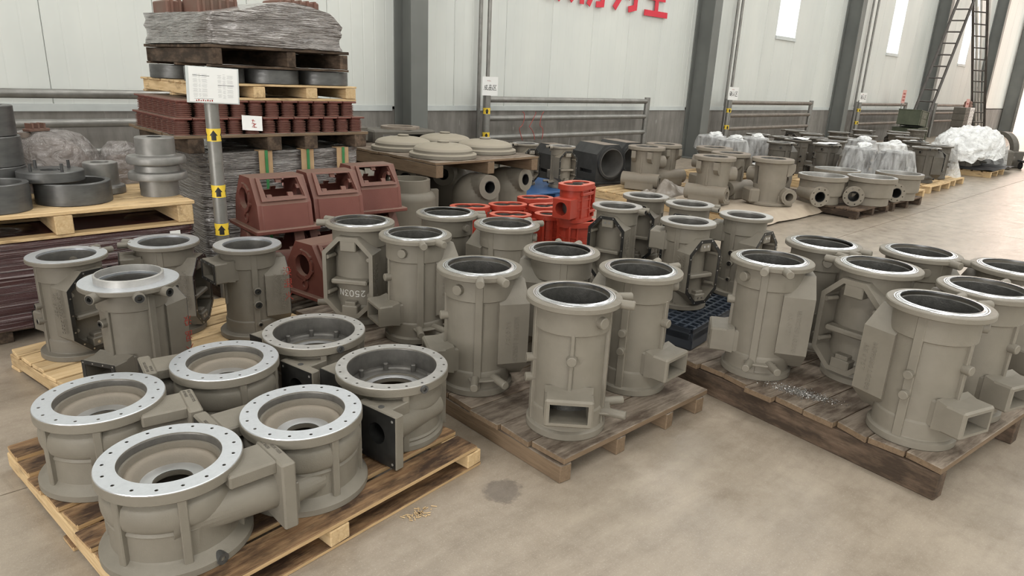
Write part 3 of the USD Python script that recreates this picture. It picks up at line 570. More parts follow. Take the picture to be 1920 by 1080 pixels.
# ---------------- wrapped goods helper ----------------
def wrapped(x0, x1, y0, y1, z0, z1, amp, seed, res=.035, hs=(1.3, 1.3, 22), top=None, round_=.03):
    """a stretch-film skin over a block: box surface pushed about by ridges that run round it"""
    m = trimesh.creation.box((x1 - x0, y1 - y0, z1 - z0)); m.apply_translation(((x0 + x1) / 2, (y0 + y1) / 2, (z0 + z1) / 2))
    nx, ny, nz = [max(2, int((b - a) / res)) for a, b in ((x0, x1), (y0, y1), (z0, z1 + .0))]; nz = max(nz, int((z1 - z0) / .014))
    V, F, n = [], [], 0
    def grid(o, a, b, na, nb):
        nonlocal n
        s, t = np.meshgrid(np.linspace(0, 1, na + 1), np.linspace(0, 1, nb + 1), indexing='ij')
        p = np.array(o, float) + s[..., None] * np.array(a, float) + t[..., None] * np.array(b, float); V.append(p.reshape(-1, 3))
        i, j = np.meshgrid(np.arange(na), np.arange(nb), indexing='ij'); q = (i * (nb + 1) + j).ravel() + n
        F.append(np.stack([q, q + nb + 1, q + nb + 2], 1)); F.append(np.stack([q, q + nb + 2, q + 1], 1)); n += (na + 1) * (nb + 1)
    dx, dy, dz = x1 - x0, y1 - y0, z1 - z0
    grid((x0, y0, z0), (dx, 0, 0), (0, 0, dz), nx, nz); grid((x1, y0, z0), (0, dy, 0), (0, 0, dz), ny, nz)
    grid((x1, y1, z0), (-dx, 0, 0), (0, 0, dz), nx, nz); grid((x0, y1, z0), (0, -dy, 0), (0, 0, dz), ny, nz)
    grid((x0, y0, z1), (dx, 0, 0), (0, dy, 0), nx, ny)
    v = np.vstack(V); f = np.vstack(F)
    c = np.array([(x0 + x1) / 2, (y0 + y1) / 2, (z0 + z1) / 2]); d = (v - c) / np.array([dx, dy, dz]) * 2
    e = np.abs(d); k = np.sort(e[:, :2], 1)[:, 0] ** 14
    out = np.column_stack([np.sign(d[:, 0]) * (e[:, 0] > .98), np.sign(d[:, 1]) * (e[:, 1] > .98), (d[:, 2] > .98) * .6])
    w = meshkit.fbm(v * np.array(hs), 3, seed) - .5; w2 = meshkit.fbm(v * np.array([hs[0] * 4, hs[1] * 4, hs[2] * 1.7]), 2, seed + 9) - .5
    v = v + out * (w * amp * 2 + w2 * amp)[:, None]
    v[:, :2] -= (d[:, :2] * round_ * k[:, None])
    if top is not None: v[:, 2] += np.clip((v[:, 2] - z0) / dz, 0, 1) ** 2 * top(v)
    return trimesh.Trimesh(v, f, process=False)

# ---------------- left: wrapped dark red bundle, pallet, turned iron parts ----------------
t = thing('wrapped_bundle', 'film-wrapped stack of dark red plates under the left pallet of turned iron parts', 'bundle', (0, 0, 0))
for k in range(12):
    o = rng.uniform(-.012, .012, 2)
    part(t, 'plate', box(-.62 + o[0], 1.44 + o[0], 4.43 + o[1] * .5, 5.55, .085 + k * .0405, .085 + k * .0405 + .034, .004), M('dark_red_plate', (.075, .022, .02), (.11, .035, .03), 4, .5) if k == 0 else '/World/Looks/dark_red_plate', False)
WRAPF = film('striped_bundle_film', .42, (.07, .035, .038), .12, (.5, .5, 42), .012, 3, (.55, .66, (.62, .57, .57)))  # pale streaks paint the reflected highlights into the film colour
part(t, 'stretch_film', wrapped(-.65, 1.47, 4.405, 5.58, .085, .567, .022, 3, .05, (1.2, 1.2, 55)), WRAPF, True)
part(t, 'tag', box(1.30, 1.36, 4.388, 4.391, .50, .545), PAPER, False)
for k in range(5): part(t, 'bolt_hole', cyl((-.1 + k * .35, 4.40, .16 + .1 * ((k * 2) % 4)), (-.1 + k * .35, 4.392, .16 + .1 * ((k * 2) % 4)), .018, None, 12), HOLE, False)
pallet('wooden_pallet', 'low dark pallet on the floor under the wrapped dark red bundle', (-.62, 4.45, 0), 0, 2.05, 1.1, .083, DARKWOOD, 6, .06, .02, None, .08, False, seed=20)
pallet('wooden_pallet', 'yellow pine pallet on top of the dark red bundle, carrying turned iron rings', (-.62, 4.405, .570), 0, 2.08, 1.2, .15, NEWWOOD, 9, .012, .022, [.05, .72, 1.38, 2.03], .09, True, NEWWOOD, 21, .006)
DZ = .721
def turned(name, label, loc, prof, mat=IRON, cat='ring', group=None, n=56):
    t = thing(name, label, cat, loc, 0, group); part(t, 'body', tm(lathe(prof, n)), mat, 30); return t
def ringp(ro, ri, h, c=.004): return [(ri, 0), (ro - c, 0), (ro, c), (ro, h - c), (ro - c, h), (ri + c, h), (ri, h - c)]
sp = turned('flanged_spool', 'dark iron spool with two broad flanges standing on the corner of the left pallet', (1.36, 4.70, DZ), [(.04, 0), (.112, 0), (.113, .10), (.168, .105), (.171, .112), (.171, .135), (.165, .150), (.13, .156), (.128, .19), (.135, .198), (.168, .203), (.172, .21), (.172, .235), (.164, .25), (.118, .256), (.114, .262), (.114, .36), (.110, .365), (.045, .365)], IRONL, 'spool')
part(sp, 'bore', tm(lathe([(.0, .28), (.0445, .28), (.0445, .3655), (.0, .281)], 32)), HOLE, False)
turned('bushing', 'grey iron bushing on a wider flange, left of the two-flange spool', (1.09, 4.93, DZ), [(.05, 0), (.125, 0), (.13, .006), (.13, .04), (.124, .05), (.102, .055), (.098, .062), (.098, .19), (.095, .194), (.052, .194), (.05, .19)], IRONL, 'bushing')
turned('iron_ring', 'large turned iron ring lying flat at the front of the left pallet', (.885, 4.70, DZ), ringp(.198, .165, .125), IRON)
dk = turned('pin_disc', 'thick iron disc with four upright pins and a centre hole, on the large ring', (.79, 4.745, DZ + .127), [(.05, 0), (.166, 0), (.17, .004), (.17, .055), (.166, .059), (.05, .059)], IRON, 'disc')
for a in (25, 118, 205, 290): part(dk, 'pin', tm(cyl((.115 * math.cos(math.radians(a)), .115 * math.sin(math.radians(a)), .058), (.115 * math.cos(math.radians(a)), .115 * math.sin(math.radians(a)), .105), .0085, None, 12)), BLKCAST, 30)
part(dk, 'marking', box(-.10, -.02, .02, .026, .0592, .0602), BLKCAST, False); part(dk, 'marking', box(.03, .036, -.06, .02, .0592, .0602), BLKCAST, False)
turned('iron_collar', 'short dark iron collar at the front left corner of the left pallet', (.49, 4.60, DZ), ringp(.165, .135, .155), IRON)
turned('iron_ring', 'lowest of the three stacked dark iron rings at the left picture edge', (.53, 4.96, DZ), ringp(.178, .12, .20), IRON)
turned('iron_ring', 'middle of the three stacked dark iron rings at the left picture edge', (.528, 4.96, DZ + .201), ringp(.176, .12, .17), IRON)
turned('iron_ring', 'topmost of the three stacked dark iron rings at the left picture edge', (.53, 4.96, DZ + .372), ringp(.160, .11, .17), IRON)
# wrapped mound of small parts and the loose film
def mound(cx, cy, z0, rx, ry, h, seed, amp=.05, n=48):
    a = np.linspace(0, 2 * PI, n, endpoint=False); ts = np.linspace(0, 1, 22)
    A, T = np.meshgrid(a, ts); r = np.cos(T * PI / 2) ** .55; z = np.sin(T * PI / 2)
    v = np.stack([rx * r * np.cos(A), ry * r * np.sin(A), h * z], -1); w = meshkit.fbm(v * 9, 3, seed) - .5; w2 = meshkit.fbm(v * np.array([25, 25, 60]), 2, seed + 1) - .5
    v *= (1 + amp * 3 * w + amp * w2)[..., None]; v[..., 2] = np.maximum(v[..., 2], 0); v = v.reshape(-1, 3) + [cx, cy, z0]
    i, j = np.meshgrid(np.arange(21), np.arange(n), indexing='ij'); q = np.stack([i * n + j, i * n + (j + 1) % n, (i + 1) * n + (j + 1) % n, (i + 1) * n + j], -1).reshape(-1, 4)
    return trimesh.Trimesh(v, np.vstack([q[:, [0, 1, 2]], q[:, [0, 2, 3]]]), process=False)
t = thing('wrapped_heap', 'heap of small castings under shiny crinkled film behind the pin disc', 'bundle', (0, 0, 0))
part(t, 'film', mound(.86, 5.30, DZ, .34, .26, .36, 4, .06, 90), CRINK, True)
part(t, 'core', mound(.86, 5.30, DZ, .29, .22, .31, 5, .05, 30), M('dusty_brown_iron', (.16, .12, .10), (.24, .19, .16), 9, .6), True)
BRN = '/World/Looks/dusty_brown_iron'
t = thing('bracket', 'rusty brown bracket with a ring end lying on the film-covered heap', 'bracket', (.67, 5.2, DZ + .33), 20)
part(t, 'arm', box(-.12, .04, -.02, .02, .0, .03, .005), BRN, False); part(t, 'ring', tm(tube((.08, 0, 0), (.08, 0, .03), .055, .038, 24)), BRN, 30)
t = thing('bracket', 'dark ribbed bracket tilted on top of the film-covered heap', 'bracket', (.83, 5.22, DZ + .365), 30)
part(t, 'plate', box(-.07, .07, -.03, .03, 0, .018, .003), REDDUST, False)
for k in range(3): part(t, 'rib', box(-.05 + k * .04, -.038 + k * .04, -.03, .03, .018, .05), REDDUST, False)
t = thing('film_bag', 'loose crumpled bag of dusty film between the heap and the spool', 'bag', (0, 0, 0))
part(t, 'film', mound(1.30, 5.30, DZ, .17, .12, .27, 8, .10, 40), CRINK, True)
part(t, 'content', mound(1.30, 5.30, DZ, .12, .09, .2, 9, .08, 24), BRN, True)

# ---------------- sign post ----------------
def arrow_tape(parent, z, r, face=-90, h=.075, gap=.0):
    b = part(parent, 'yellow_band', tm(lathe([(r + .0002, 0), (r + .0012, 0), (r + .0012, h), (r + .0002, h)], 32)), YEL, 40, (0, 0, z))
    A = [(-.018, .006), (-.018, .034), (-.030, .034), (0, .066), (.030, .034), (.018, .034), (.018, .006)]
    sc = h / .075
    for k in range(4):
        m = trimesh.creation.extrude_polygon(Polygon([(x * sc * .75, y * sc) for x, y in A]), .0006); m = m.subdivide().subdivide(); v = m.vertices.copy()
        th = v[:, 0] / r + math.radians(face + k * 90); rr = r + .0013 + v[:, 2]
        m.vertices = np.column_stack([rr * np.cos(th), rr * np.sin(th), v[:, 1] ])
        part(b, 'arrow', m, INK, False)
post = thing('sign_post', 'grey steel post with yellow up-arrow bands standing before the wrapped pallet stack', 'post', (1.575, 4.28, 0))
part(post, 'pole', tm(Manifold.cylinder(1.44, .040, .040, 32).translate((0, 0, .02))), PIPE, 40)
part(post, 'base_plate', box(-.12, .12, -.12, .12, 0, .02, .003), PIPE, False)
for z in (.512, .752, 1.093): arrow_tape(post, z, .040, -112)
sg = thing('notice_board', 'white printed table sheet in a clear holder on top of the post', 'sign', (1.578, 4.226, 1.315), -3, rot=(0, 2, -6))
UsdGeom.Xformable(sg).AddScaleOp().Set(Gf.Vec3f(.88, 1, .82))
sgs = sg
part(sgs, 'backing', box(-.175, .16, -.004, .002, 0, .25, .002), PANELF, False)
part(sgs, 'sheet', box(-.158, .15, -.0065, -.0042, .008, .245), PAPER, False)
gl = []
for r_ in range(26):
    for (a, b) in ((-.135, -.105), (-.10, -.085), (-.08, -.045), (.02, .045), (.052, .072), (.08, .12)):
        if (r_ * 7 + int(a * 1000)) % 5: gl.append(box(a + .002 * (r_ % 3), b - .004 * (r_ % 2), -.0070, -.0066, .038 + r_ * .0066, .038 + r_ * .0066 + .0022))
part(sgs, 'printed_rows', tm(union(*gl)), M('grey_print', (.50, .50, .50), None, 3, .6), False, kind='stuff')
part(sgs, 'ruled_lines', tm(union(box(-.135, -.03, -.0072, -.0066, .188, .1905), box(.02, .125, -.0072, -.0066, .128, .1305), box(-.13, -.01, -.0072, -.0066, .031, .0325))), INK, False)
rl = [box(-.12 + k * .014, -.113 + k * .014, -.0072, -.0066, .014, .022 + .004 * (k % 2)) for k in range(8)]
part(sgs, 'red_notes', tm(union(*rl)), REDINK, False)

# ---------------- the tall wrapped pallet stack ----------------
SX0, SX1, SY = 1.60, 3.06, 5.0
t = thing('wrapped_crate', 'tall grey block in stretch film with green straps at the bottom of the pallet stack', 'bundle', (0, 0, 0))
part(t, 'film_skin', wrapped(1.76, 3.06, 5.06, 6.1, .10, .925, .014, 11, .045, (1.6, 1.6, 26)), WRAPG, True)
for x in (2.22, 2.56, 2.87):
    part(t, 'strap', box(x - .011, x + .011, 5.013, 5.018, .10, .934), STRAP, False)
    q = part(t, 'edge_protector', tm(union(box(x - .055, x + .05, 5.020, 5.027, .76, .932), box(x - .055, x + .05, 5.02, 5.10, .926, .932))), CARD, False)
part(t, 'edge_protector', box(1.80, 1.83, 5.022, 5.030, .70, .93), CARD, False)
part(t, 'pink_label', box(2.33, 2.43, 5.008, 5.011, .66, .745), PINKP, False)
pallet('wooden_pallet', 'low pallet on the floor under the tall grey wrapped block', (1.74, 5.04, 0), 0, 1.33, 1.05, .098, DARKWOOD, 7, .04, .02, None, .08, False, seed=30)
pallet('wooden_pallet', 'heavy old pallet between the grey wrapped block and the dark red ribbed castings', (1.585, 5.0, .932), 0, 1.50, 1.1, .125, OLDWOOD, 7, .006, .024, [.13, .70, 1.0, 1.44], .11, False, DARKWOOD, 31, .014, bmat=DARKWOOD)
def ribbed():
    t = thing('ribbed_casting', 'dark red finned casting in the lower tightly packed layer of the pallet stack', 'casting', (1.62, 5.03, 1.058), 0, 'lower layer of ribbed castings')
    prof = [(.030, 0), (.052, 0), (.052, .006), (.044, .010)]
    for k in range(6): z = .014 + k * .0125; prof += [(.044, z), (.055, z + .003), (.055, z + .006), (.044, z + .009)]
    prof += [(.044, .094), (.048, .102), (.030, .102)]
    part(t, 'finned_barrel', tm(lathe(prof, 20)), REDOX, 25); part(t, 'flange', box(-.0585, .0585, -.0585, .0585, .102, .116, .003), REDOX, False)
    return t
rb0 = None
for L, (xa, xb, ya, z, lab, grp) in enumerate(((1.645, 3.01, 5.06, 1.058, 'dark red finned casting in the lower tightly packed layer of the pallet stack', 'lower layer of ribbed castings'),
                                              (1.68, 2.96, 5.10, 1.176, 'dark red finned casting in the upper tightly packed layer of the pallet stack', 'upper layer of ribbed castings'))):
    nx, ny = int((xb - xa) / .1195) + 1, 8
    for i in range(nx):
        for j in range(ny):
            if i not in (0,) and j not in (0,): continue
            loc = (xa + i * (xb - xa) / (nx - 1), ya + j * .119, z)
            if rb0 is None:
                rb0 = ribbed(); UsdGeom.Xformable(rb0).GetOrderedXformOps()[0].Set(Gf.Vec3d(*loc))
            else: dup(rb0, lab, loc, 0, grp)
            ORD = ('first', 'second', 'third', 'fourth', 'fifth', 'sixth', 'seventh', 'eighth', 'ninth', 'tenth', 'eleventh', 'twelfth', 'thirteenth')
            row = 'dark red finned casting, %s from the left in the %s layer\'s front row' % (ORD[i], ('lower', 'upper')[L]) if j == 0 else 'dark red finned casting, %s from the front corner in the %s layer\'s side row' % (ORD[j], ('lower', 'upper')[L])
            last_rb = rb0 if (i == 0 and j == 0 and L == 0) else stage.GetPrimAtPath('/World/ribbed_casting_%03d' % _names[('/World', 'ribbed_casting')])
            last_rb.SetCustomDataByKey('label', row)
    solo('separator_board', box(xa + .07, xb + .03, ya + .07, ya + .93, z, z + .115, .004), DARKWOOD, 'dark filler board hidden inside the %s layer of ribbed castings' % ('lower', 'upper')[L], 'board', False)
part_l = thing('paper_label', 'white paper label with red handwriting hanging on the ribbed castings', 'label', (2.112, 4.975, 1.135), 0, rot=(-8, 4, 0))
part(part_l, 'sheet', box(-.075, .075, -.001, .001, -.05, .055), PAPER, False)
part(part_l, 'handwriting', xf(strokes([[(.1, .9), (.5, .8)], [(.3, 1), (.2, .6)], [(.1, .5), (.6, .45), (.2, .2)], [(.35, .6), (.4, 0)], [(.1, .1), (.7, .05)]], .07, .0006, .06), (90, 0, 0), (-.01, -.0012, -.03)), REDINK, False)
pallet('wooden_pallet', 'bright yellow block pallet above the ribbed castings, carrying grey iron rings', (1.82, 5.06, 1.293), 0, 1.22, 1.40, .115, NEWWOOD, 9, .03, .016, [.06, .40, .82, 1.16], .09, True, NEWWOOD, 33, .008)
for k, (x, y) in enumerate(((1.99, 5.29), (2.41, 5.27), (2.84, 5.27), (2.0, 6.1), (2.42, 5.9), (2.84, 5.9))):
    lab = ('grey iron ring at the front left, between the yellow pallet and the one above', 'grey iron ring in the front middle, between the yellow pallet and the one above', 'grey iron ring at the front right, between the yellow pallet and the one above',
           'grey iron ring at the back left, between the two upper pallets', 'grey iron ring at the back middle, between the two upper pallets', 'grey iron ring at the back right, between the two upper pallets')[k]
    turned('iron_ring', lab, (x, y, 1.410), ringp(.205, .14, .105), IRON, group='rings between the upper pallets', n=40)
pallet('wooden_pallet', 'dark old pallet under the film-wrapped load at the top of the stack', (1.87, 5.03, 1.518), 0, 1.085, 1.42, .15, DARKWOOD, 9, .006, .022, [.05, .60, 1.04], .07, True, DARKWOOD, 35, .006)
part(stage.GetPrimAtPath('/World/wooden_pallet_%03d' % _names[('/World', 'wooden_pallet')]), 'back_board', box(0, 1.08, 1.36, 1.38, .02, .125), DARKWOOD, False)
t = thing('wrapped_load', 'silver film-wrapped load with dark red castings poking out, on top of the stack', 'bundle', (0, 0, 0))
part(t, 'film_skin', wrapped(1.86, 2.93, 5.02, 6.44, 1.672, 1.87, .030, 15, .035, (1.8, 1.8, 15), lambda v: .12 * np.exp(-((v[:, 0] - 2.5) / .35) ** 2) + .02 * (v[:, 1] - 5) - .06 * np.clip((v[:, 0] - 2.8) / .1, 0, 1)), WRAPG, True)
for k, (x, y, w) in enumerate(((2.0, 5.95, .25), (2.15, 5.65, .3), (2.66, 5.35, .32))):
    part(t, 'red_casting', tm(union(box(x - w / 2, x + w / 2, y - .12, y + .2, 1.88, 1.985 + .02 * k, .01), *[box(x - w / 2 + .03 + i * .06, x - w / 2 + .045 + i * .06, y - .14, y + .2, 1.88, 1.99 + .02 * k) for i in range(int(w / .06))])), REDDUST, False)

# ---------------- red oxide gear housings ----------------
def red_housing():
    t = thing('gear_housing', 'x', 'casting', (0, 0, 0), 0, 'dark red housings beside the sign post')
    prof = [(-.215, .03), (.215, .03), (.19, .19), (.085, .36), (-.085, .36), (-.19, .19)]
    def shell(pr, hx): return extr(pr, 2 * hx).transform(np.array([[0, 0, 1., -hx], [1., 0, 0, 0], [0, 1., 0, 0]]))
    b = shell(prof, .19) - shell([(-.20, -.01), (.20, -.01), (.175, .185), (.075, .345), (-.075, .345), (-.175, .185)], .175)
    b = b + Manifold.hull_points(np.array([(x * w, y, z) for x in (-1, 1) for w, y, z in ((.168, -.21, .03), (.155, -.222, .03), (.168, -.185, .188), (.155, -.197, .188), (.155, -.18, .2))]))
    b = b + (box(-.225, .225, -.25, .25, 0, .03, .006) - box(-.17, .17, -.195, .195, -.01, .04))
    for s in (-1, 1): b = b + tube((s * .17, 0, .215), (s * .205, 0, .215), .098, .072, 28)
    b = b - cyl((-.3, 0, .215), (.3, 0, .215), .072, None, 28)
    wnd = Manifold.hull_points(np.array([(x, y, z) for y in (-.3, .3) for x, z in ((-.125, .345), (.125, .345), (.145, .235), (-.115, .235))]))
    tabs = union(*[box(x - .018, x + .018, -.3, .3, z0, z1) for x, z0, z1 in ((0.0, .322, .36), (.06, .20, .258), (-.09, .2, .25))], box(.115, .16, -.3, .3, .28, .305))
    b = b - (wnd - tabs)
    rim = shell([(-.205, .20), (-.19, .20), (-.088, .362), (-.103, .362)], .16) - Manifold.hull_points(np.array([(x, y, z) for y in (-.3, .3) for x, z in ((-.13, .35), (.13, .35), (.15, .23), (-.12, .23))]))
    b = b + (rim ^ box(-.155, .165, -.3, 0, .215, .358))
    part(t, 'body', tm(b), REDOX, 25)
    for a in range(6):
        q = math.radians(a * 60 + 20)
        part(t, 'bolt_lug', tm(cyl((-.188, .09 * math.cos(q), .215 + .09 * math.sin(q)), (-.208, .09 * math.cos(q), .215 + .09 * math.sin(q)), .016, None, 10)), REDOX, 30)
    part(t, 'side_boss', tm(tube((-.18, .0, .085), (-.2, .0, .085), .04, .018, 16)), REDOX, 30)
    return t
RP = pallet('wooden_pallet', 'dark pallet on the floor under the dark red housings', (1.72, 3.93, 0), 8, 1.35, .95, .10, DARKWOOD, 7, .04, .02, None, .08, False, seed=40)
rh = red_housing()
tag(rh, 'dark red gear housing with a framed window, leftmost of the upper three')
setv = lambda p, loc, rz: (UsdGeom.Xformable(p).GetOrderedXformOps()[0].Set(Gf.Vec3d(*loc)), UsdGeom.Xformable(p).GetOrderedXformOps()[1].Set(Gf.Vec3f(*rz)))
setv(rh, (2.03, 4.52, .468), (0, 0, -2))
dup(rh, 'dark red gear housing in the middle of the upper three', (2.47, 4.57, .468), -4)
dup(rh, 'dark red gear housing at the right of the upper three, half hidden', (2.935, 4.76, .468), -4)
dup(rh, 'dark red gear housing in the lower row, below the leftmost upper one', (2.00, 4.50, .102), 170)
dup(rh, 'dark red gear housing in the lower row, below the middle upper one', (2.47, 4.56, .102), 172)
dup(rh, 'dark red gear housing in the lower row, at its right end', (2.935, 4.75, .102), 175)
dup(rh, 'dark red gear housing set lowest in front, beside the red-marked machined housing', (2.16, 4.02, .102), 10)

# ---------------- domed caps and elbow castings ----------------
pallet('wooden_pallet', 'old heavy pallet under the four domed caps', (4.02, 5.28, .565), 0, 1.42, 1.85, .15, OLDWOOD, 11, .005, .026, [.05, .72, 1.36], .09, False, OLDWOOD, 45, .012)
def cap():
    t = thing('domed_cap', 'x', 'cap', (0, 0, 0), 0, 'domed caps on the old pallet')
    prof = [(0, 0), (.345, 0), (.35, .005), (.35, .036), (.345, .042), (.312, .045), (.308, .052), (.308, .075), (.303, .082)] + [(.30 * math.cos(a), .082 + .062 * math.sin(a)) for a in np.linspace(.05, 1.42, 10)] + [(0, .145)]
    part(t, 'dome', tm(lathe(prof, 64)), CASTDU, 28)
    part(t, 'knob', tm(lathe([(0, .13), (.06, .13), (.062, .158), (.058, .162), (0, .162)], 32)), CASTDU, 30)
    part(t, 'slot_block', box(.15, .21, -.02, .02, .10, .132, .004), CAST, False)
    return t
c0 = cap(); tag(c0, 'grey domed cap at the front of the old pallet, nearest of the four'); CZ = .717
setv(c0, (4.40, 5.66, CZ), (0, 0, -20))
dup(c0, 'grey domed cap at the right of the old pallet', (5.115, 5.82, CZ), 40)
dup(c0, 'grey domed cap at the left of the old pallet, partly behind the wrapped block', (4.40, 6.38, CZ), 100)
dup(c0, 'grey domed cap at the back of the old pallet', (5.09, 6.52, CZ), 10)
t = thing('bottle_casting', 'grey bottle-shaped casting with a wide neck under the pallet of domed caps', 'casting', (3.83, 5.45, 0))
part(t, 'body', tm(lathe([(0, 0), (.25, 0), (.255, .006), (.255, .36)] + [(.19 + .065 * math.cos(a), .36 + .08 * math.sin(a)) for a in np.linspace(0, 1.4, 8)] + [(.20, .445), (.20, .55), (.197, .556), (.17, .556), (.17, .46), (0, .46)], 64)), CAST, 35)
part(t, 'side_lug', box(.2, .29, -.03, .03, .05, .45, .01).rotate((0, 0, -20)), CAST, False)
def elbow(label, loc, rz):
    t = thing('elbow_casting', label, 'casting', loc, rz, 'elbow castings below the domed caps')
    body = lathe([(0, 0), (.245, 0), (.25, .006), (.25, .30)] + [(.25 * math.cos(a), .30 + .25 * math.sin(a)) for a in np.linspace(.1, 1.45, 10)] + [(0, .55)], 56)
    b = body + cyl((0, -.10, .42), (0, -.265, .435), .14, .125, 36) - cyl((0, 0, .425), (0, -.5, .455), .068, None, 28)
    part(t, 'body', tm(b), CAST, 35)
    part(t, 'flange', tm(tube((0, -.255, .434), (0, -.290, .437), .127, .062, 40)), CAST, 30)
    part(t, 'bore', tm(tube((0, -.12, .427), (0, -.289, .437), .067, .058, 28)), HOLE, 30)
    return t
e0 = elbow('grey elbow casting with a round flange facing forward, left of the two front ones', (4.72, 5.50, 0), -10)
dup(e0, 'grey elbow casting with a round flange facing forward, right of the two front ones', (5.36, 5.72, 0), 8)
dup(e0, 'grey elbow casting in the shade behind the left front one, under the caps', (4.42, 6.32, 0), -40)
dup(e0, 'grey elbow casting in the shade behind the right front one, under the caps', (5.02, 6.35, 0), -50)
dup(e0, 'grey elbow casting in the shade at the left, half hidden by the wrapped block', (3.72, 6.25, 0), 60)
# grey frames on the floor stack behind the caps
t = thing('frame_casting', 'flat grey frame casting on blocks behind the domed caps, by the steel column', 'casting', (4.9, 7.25, 0), -8)
part(t, 'frame', tm(box(-.42, .42, -.25, .25, .70, .86, .02) - box(-.3, .3, -.3, .3, .74, .81)), CASTD, 30); part(t, 'top_ring', tm(tube((.05, 0, .86), (.05, 0, .89), .24, .16, 32)), DUSTTOP, 30)
part(t, 'stand', box(-.38, .38, -.22, .22, 0, .70, .01), DARKWOOD, False)
t = thing('frame_casting', 'flat grey frame casting far left behind the domed caps, next to the wrapped block', 'casting', (3.9, 7.2, 0), 5)
part(t, 'frame', tm(box(-.35, .42, -.25, .25, .74, .92, .02) - box(-.3, .34, -.3, .3, .79, .86)), CASTD, 30); part(t, 'top_ring', tm(tube((.0, 0, .92), (.0, 0, .95), .22, .15, 32)), DUSTTOP, 30)
part(t, 'stand', box(-.32, .38, -.22, .22, 0, .74, .01), DARKWOOD, False)

# ---------------- bright red castings ----------------
def stad(hl, hw, h, z0=0, n=20):
    return union(cyl((-(hl - hw), 0, z0), (-(hl - hw), 0, z0 + h), hw, None, 40), cyl((hl - hw, 0, z0), (hl - hw, 0, z0 + h), hw, None, 40), box(-(hl - hw), hl - hw, -hw, hw, z0, z0 + h))
def red_casting():
    t = thing('twin_bore_casting', 'x', 'casting', (0, 0, 0), 0, 'bright red twin-bore castings')
    H = .33
    b = union(stad(.195, .125, .035), stad(.165, .105, H - .02, .01), stad(.198, .13, .045, H - .045), stad(.172, .112, .012, .11), stad(.172, .112, .012, .19))
    b = b + box(-.25, -.10, -.09, .09, .04, .22, .008)
    for x in (-.08, .06, .14): b = b + box(x - .01, x + .01, -.116, .116, .03, H - .03, .002)
    b = b + box(-.1, .1, -.128, -.1, .235, .262, .004) + box(.05, .16, -.122, -.09, .07, .095, .004)
    bores = union(Manifold.cylinder(1, .088, .088, 36).translate((-.062, 0, -.2)), Manifold.cylinder(1, .078, .078, 36).translate((.072, 0, -.2)))
    b = b - bores - cyl((-.4, 0, .13), (0, 0, .13), .058, None, 28)
    part(t, 'body', tm(b), BRED, 30)
    part(t, 'machined_top', tm(stad(.196, .128, .0012, H) - bores), BREDTOP, False)
    ln = (union(Manifold.cylinder(H - .03, .0879, .0879, 36).translate((-.062, 0, .02)), Manifold.cylinder(H - .03, .0779, .0779, 36).translate((.072, 0, .02))) - union(Manifold.cylinder(1, .0855, .0855, 36).translate((-.062, 0, -.2)), Manifold.cylinder(1, .0755, .0755, 36).translate((.072, 0, -.2))))
    part(t, 'bore_wall', tm(ln), BOREM, 30)
    return t
r0 = red_casting(); tag(r0, 'bright red twin-bore casting at the left end of the red group')
setv(r0, (4.20, 4.97, 0), (0, 0, -30))
for lab, x, y, z, rz in (('bright red twin-bore casting second from the left, behind the front row', 4.60, 4.86, 0, -25), ('bright red twin-bore casting at the front left of the red group', 4.27, 4.47, 0, -35),
                         ('bright red twin-bore casting at the front middle of the red group', 4.66, 4.27, 0, 150), ('bright red twin-bore casting in the middle of the back row', 4.90, 4.60, 0, -20),
                         ('bright red twin-bore casting at the back right of the red group', 5.13, 5.0, 0, -25), ('bright red twin-bore casting under the one that stands on top', 4.60, 3.93, 0, 160)):
    dup(r0, lab, (x, y, z), rz)
dup(r0, 'bright red twin-bore casting standing on top of another, round port facing left', (4.58, 3.96, .335), 12)
# ---------------- wall fittings ----------------
def radiator(name, label, x0, x1, ends=(True, True), y=8.12, dust=False):
    t = thing(name, label, 'radiator', (0, 0, 0))
    mt = PIPER if dust else PIPE
    for z, r in ((1.185, .045), (.90, .043), (.605, .043)): part(t, 'pipe', tm(cyl((x0, y, z), (x1, y, z), r, None, 20)), mt, 40)
    for i, x in enumerate((x0, x1)):
        if ends[i]: part(t, 'header_pipe', tm(cyl((x, y - .0, .02), (x, y, 1.26), .055, None, 20)), PIPE, 40)
    part(t, 'bracket', box((x0 + x1) / 2 - .02, (x0 + x1) / 2 + .02, y, 8.39, .56, .58), mt, False)
    return t
radiator('pipe_radiator', 'grey three-pipe heating radiator on the plinth at the far left', -1.3, 2.9, (True, True))
radiator('pipe_radiator', 'grey three-pipe heating radiator behind the domed caps, red cord hanging on it', 7.14, 11.3, (True, True))
radiator('pipe_radiator', 'dusty three-pipe heating radiator below the first window', 14.3, 18.66, (True, True), dust=True)
radiator('pipe_radiator', 'dusty three-pipe heating radiator behind the green crates', 21.75, 26.05, (True, True), dust=True)
radiator('pipe_radiator', 'dusty three-pipe heating radiator behind the ladders and white blocks', 29.3, 33.4, (True, True), dust=True)
t = thing('red_cord', 'thin red cord draped over the radiator behind the domed caps', 'cord', (0, 0, 0))
s = np.linspace(0, 1, 40)
for k, (xa, w) in enumerate(((7.86, .05), (8.1, .07), (8.32, .04))):
    part(t, 'strand', path_tube(np.column_stack([xa + w * np.sin(s * 7 + k), 8.055 - .0 * s, 1.0 - .42 * s + .03 * np.sin(s * 11)]), .006, 6), M('red_cord_%d' % k, (.35, .06, .05)), True)
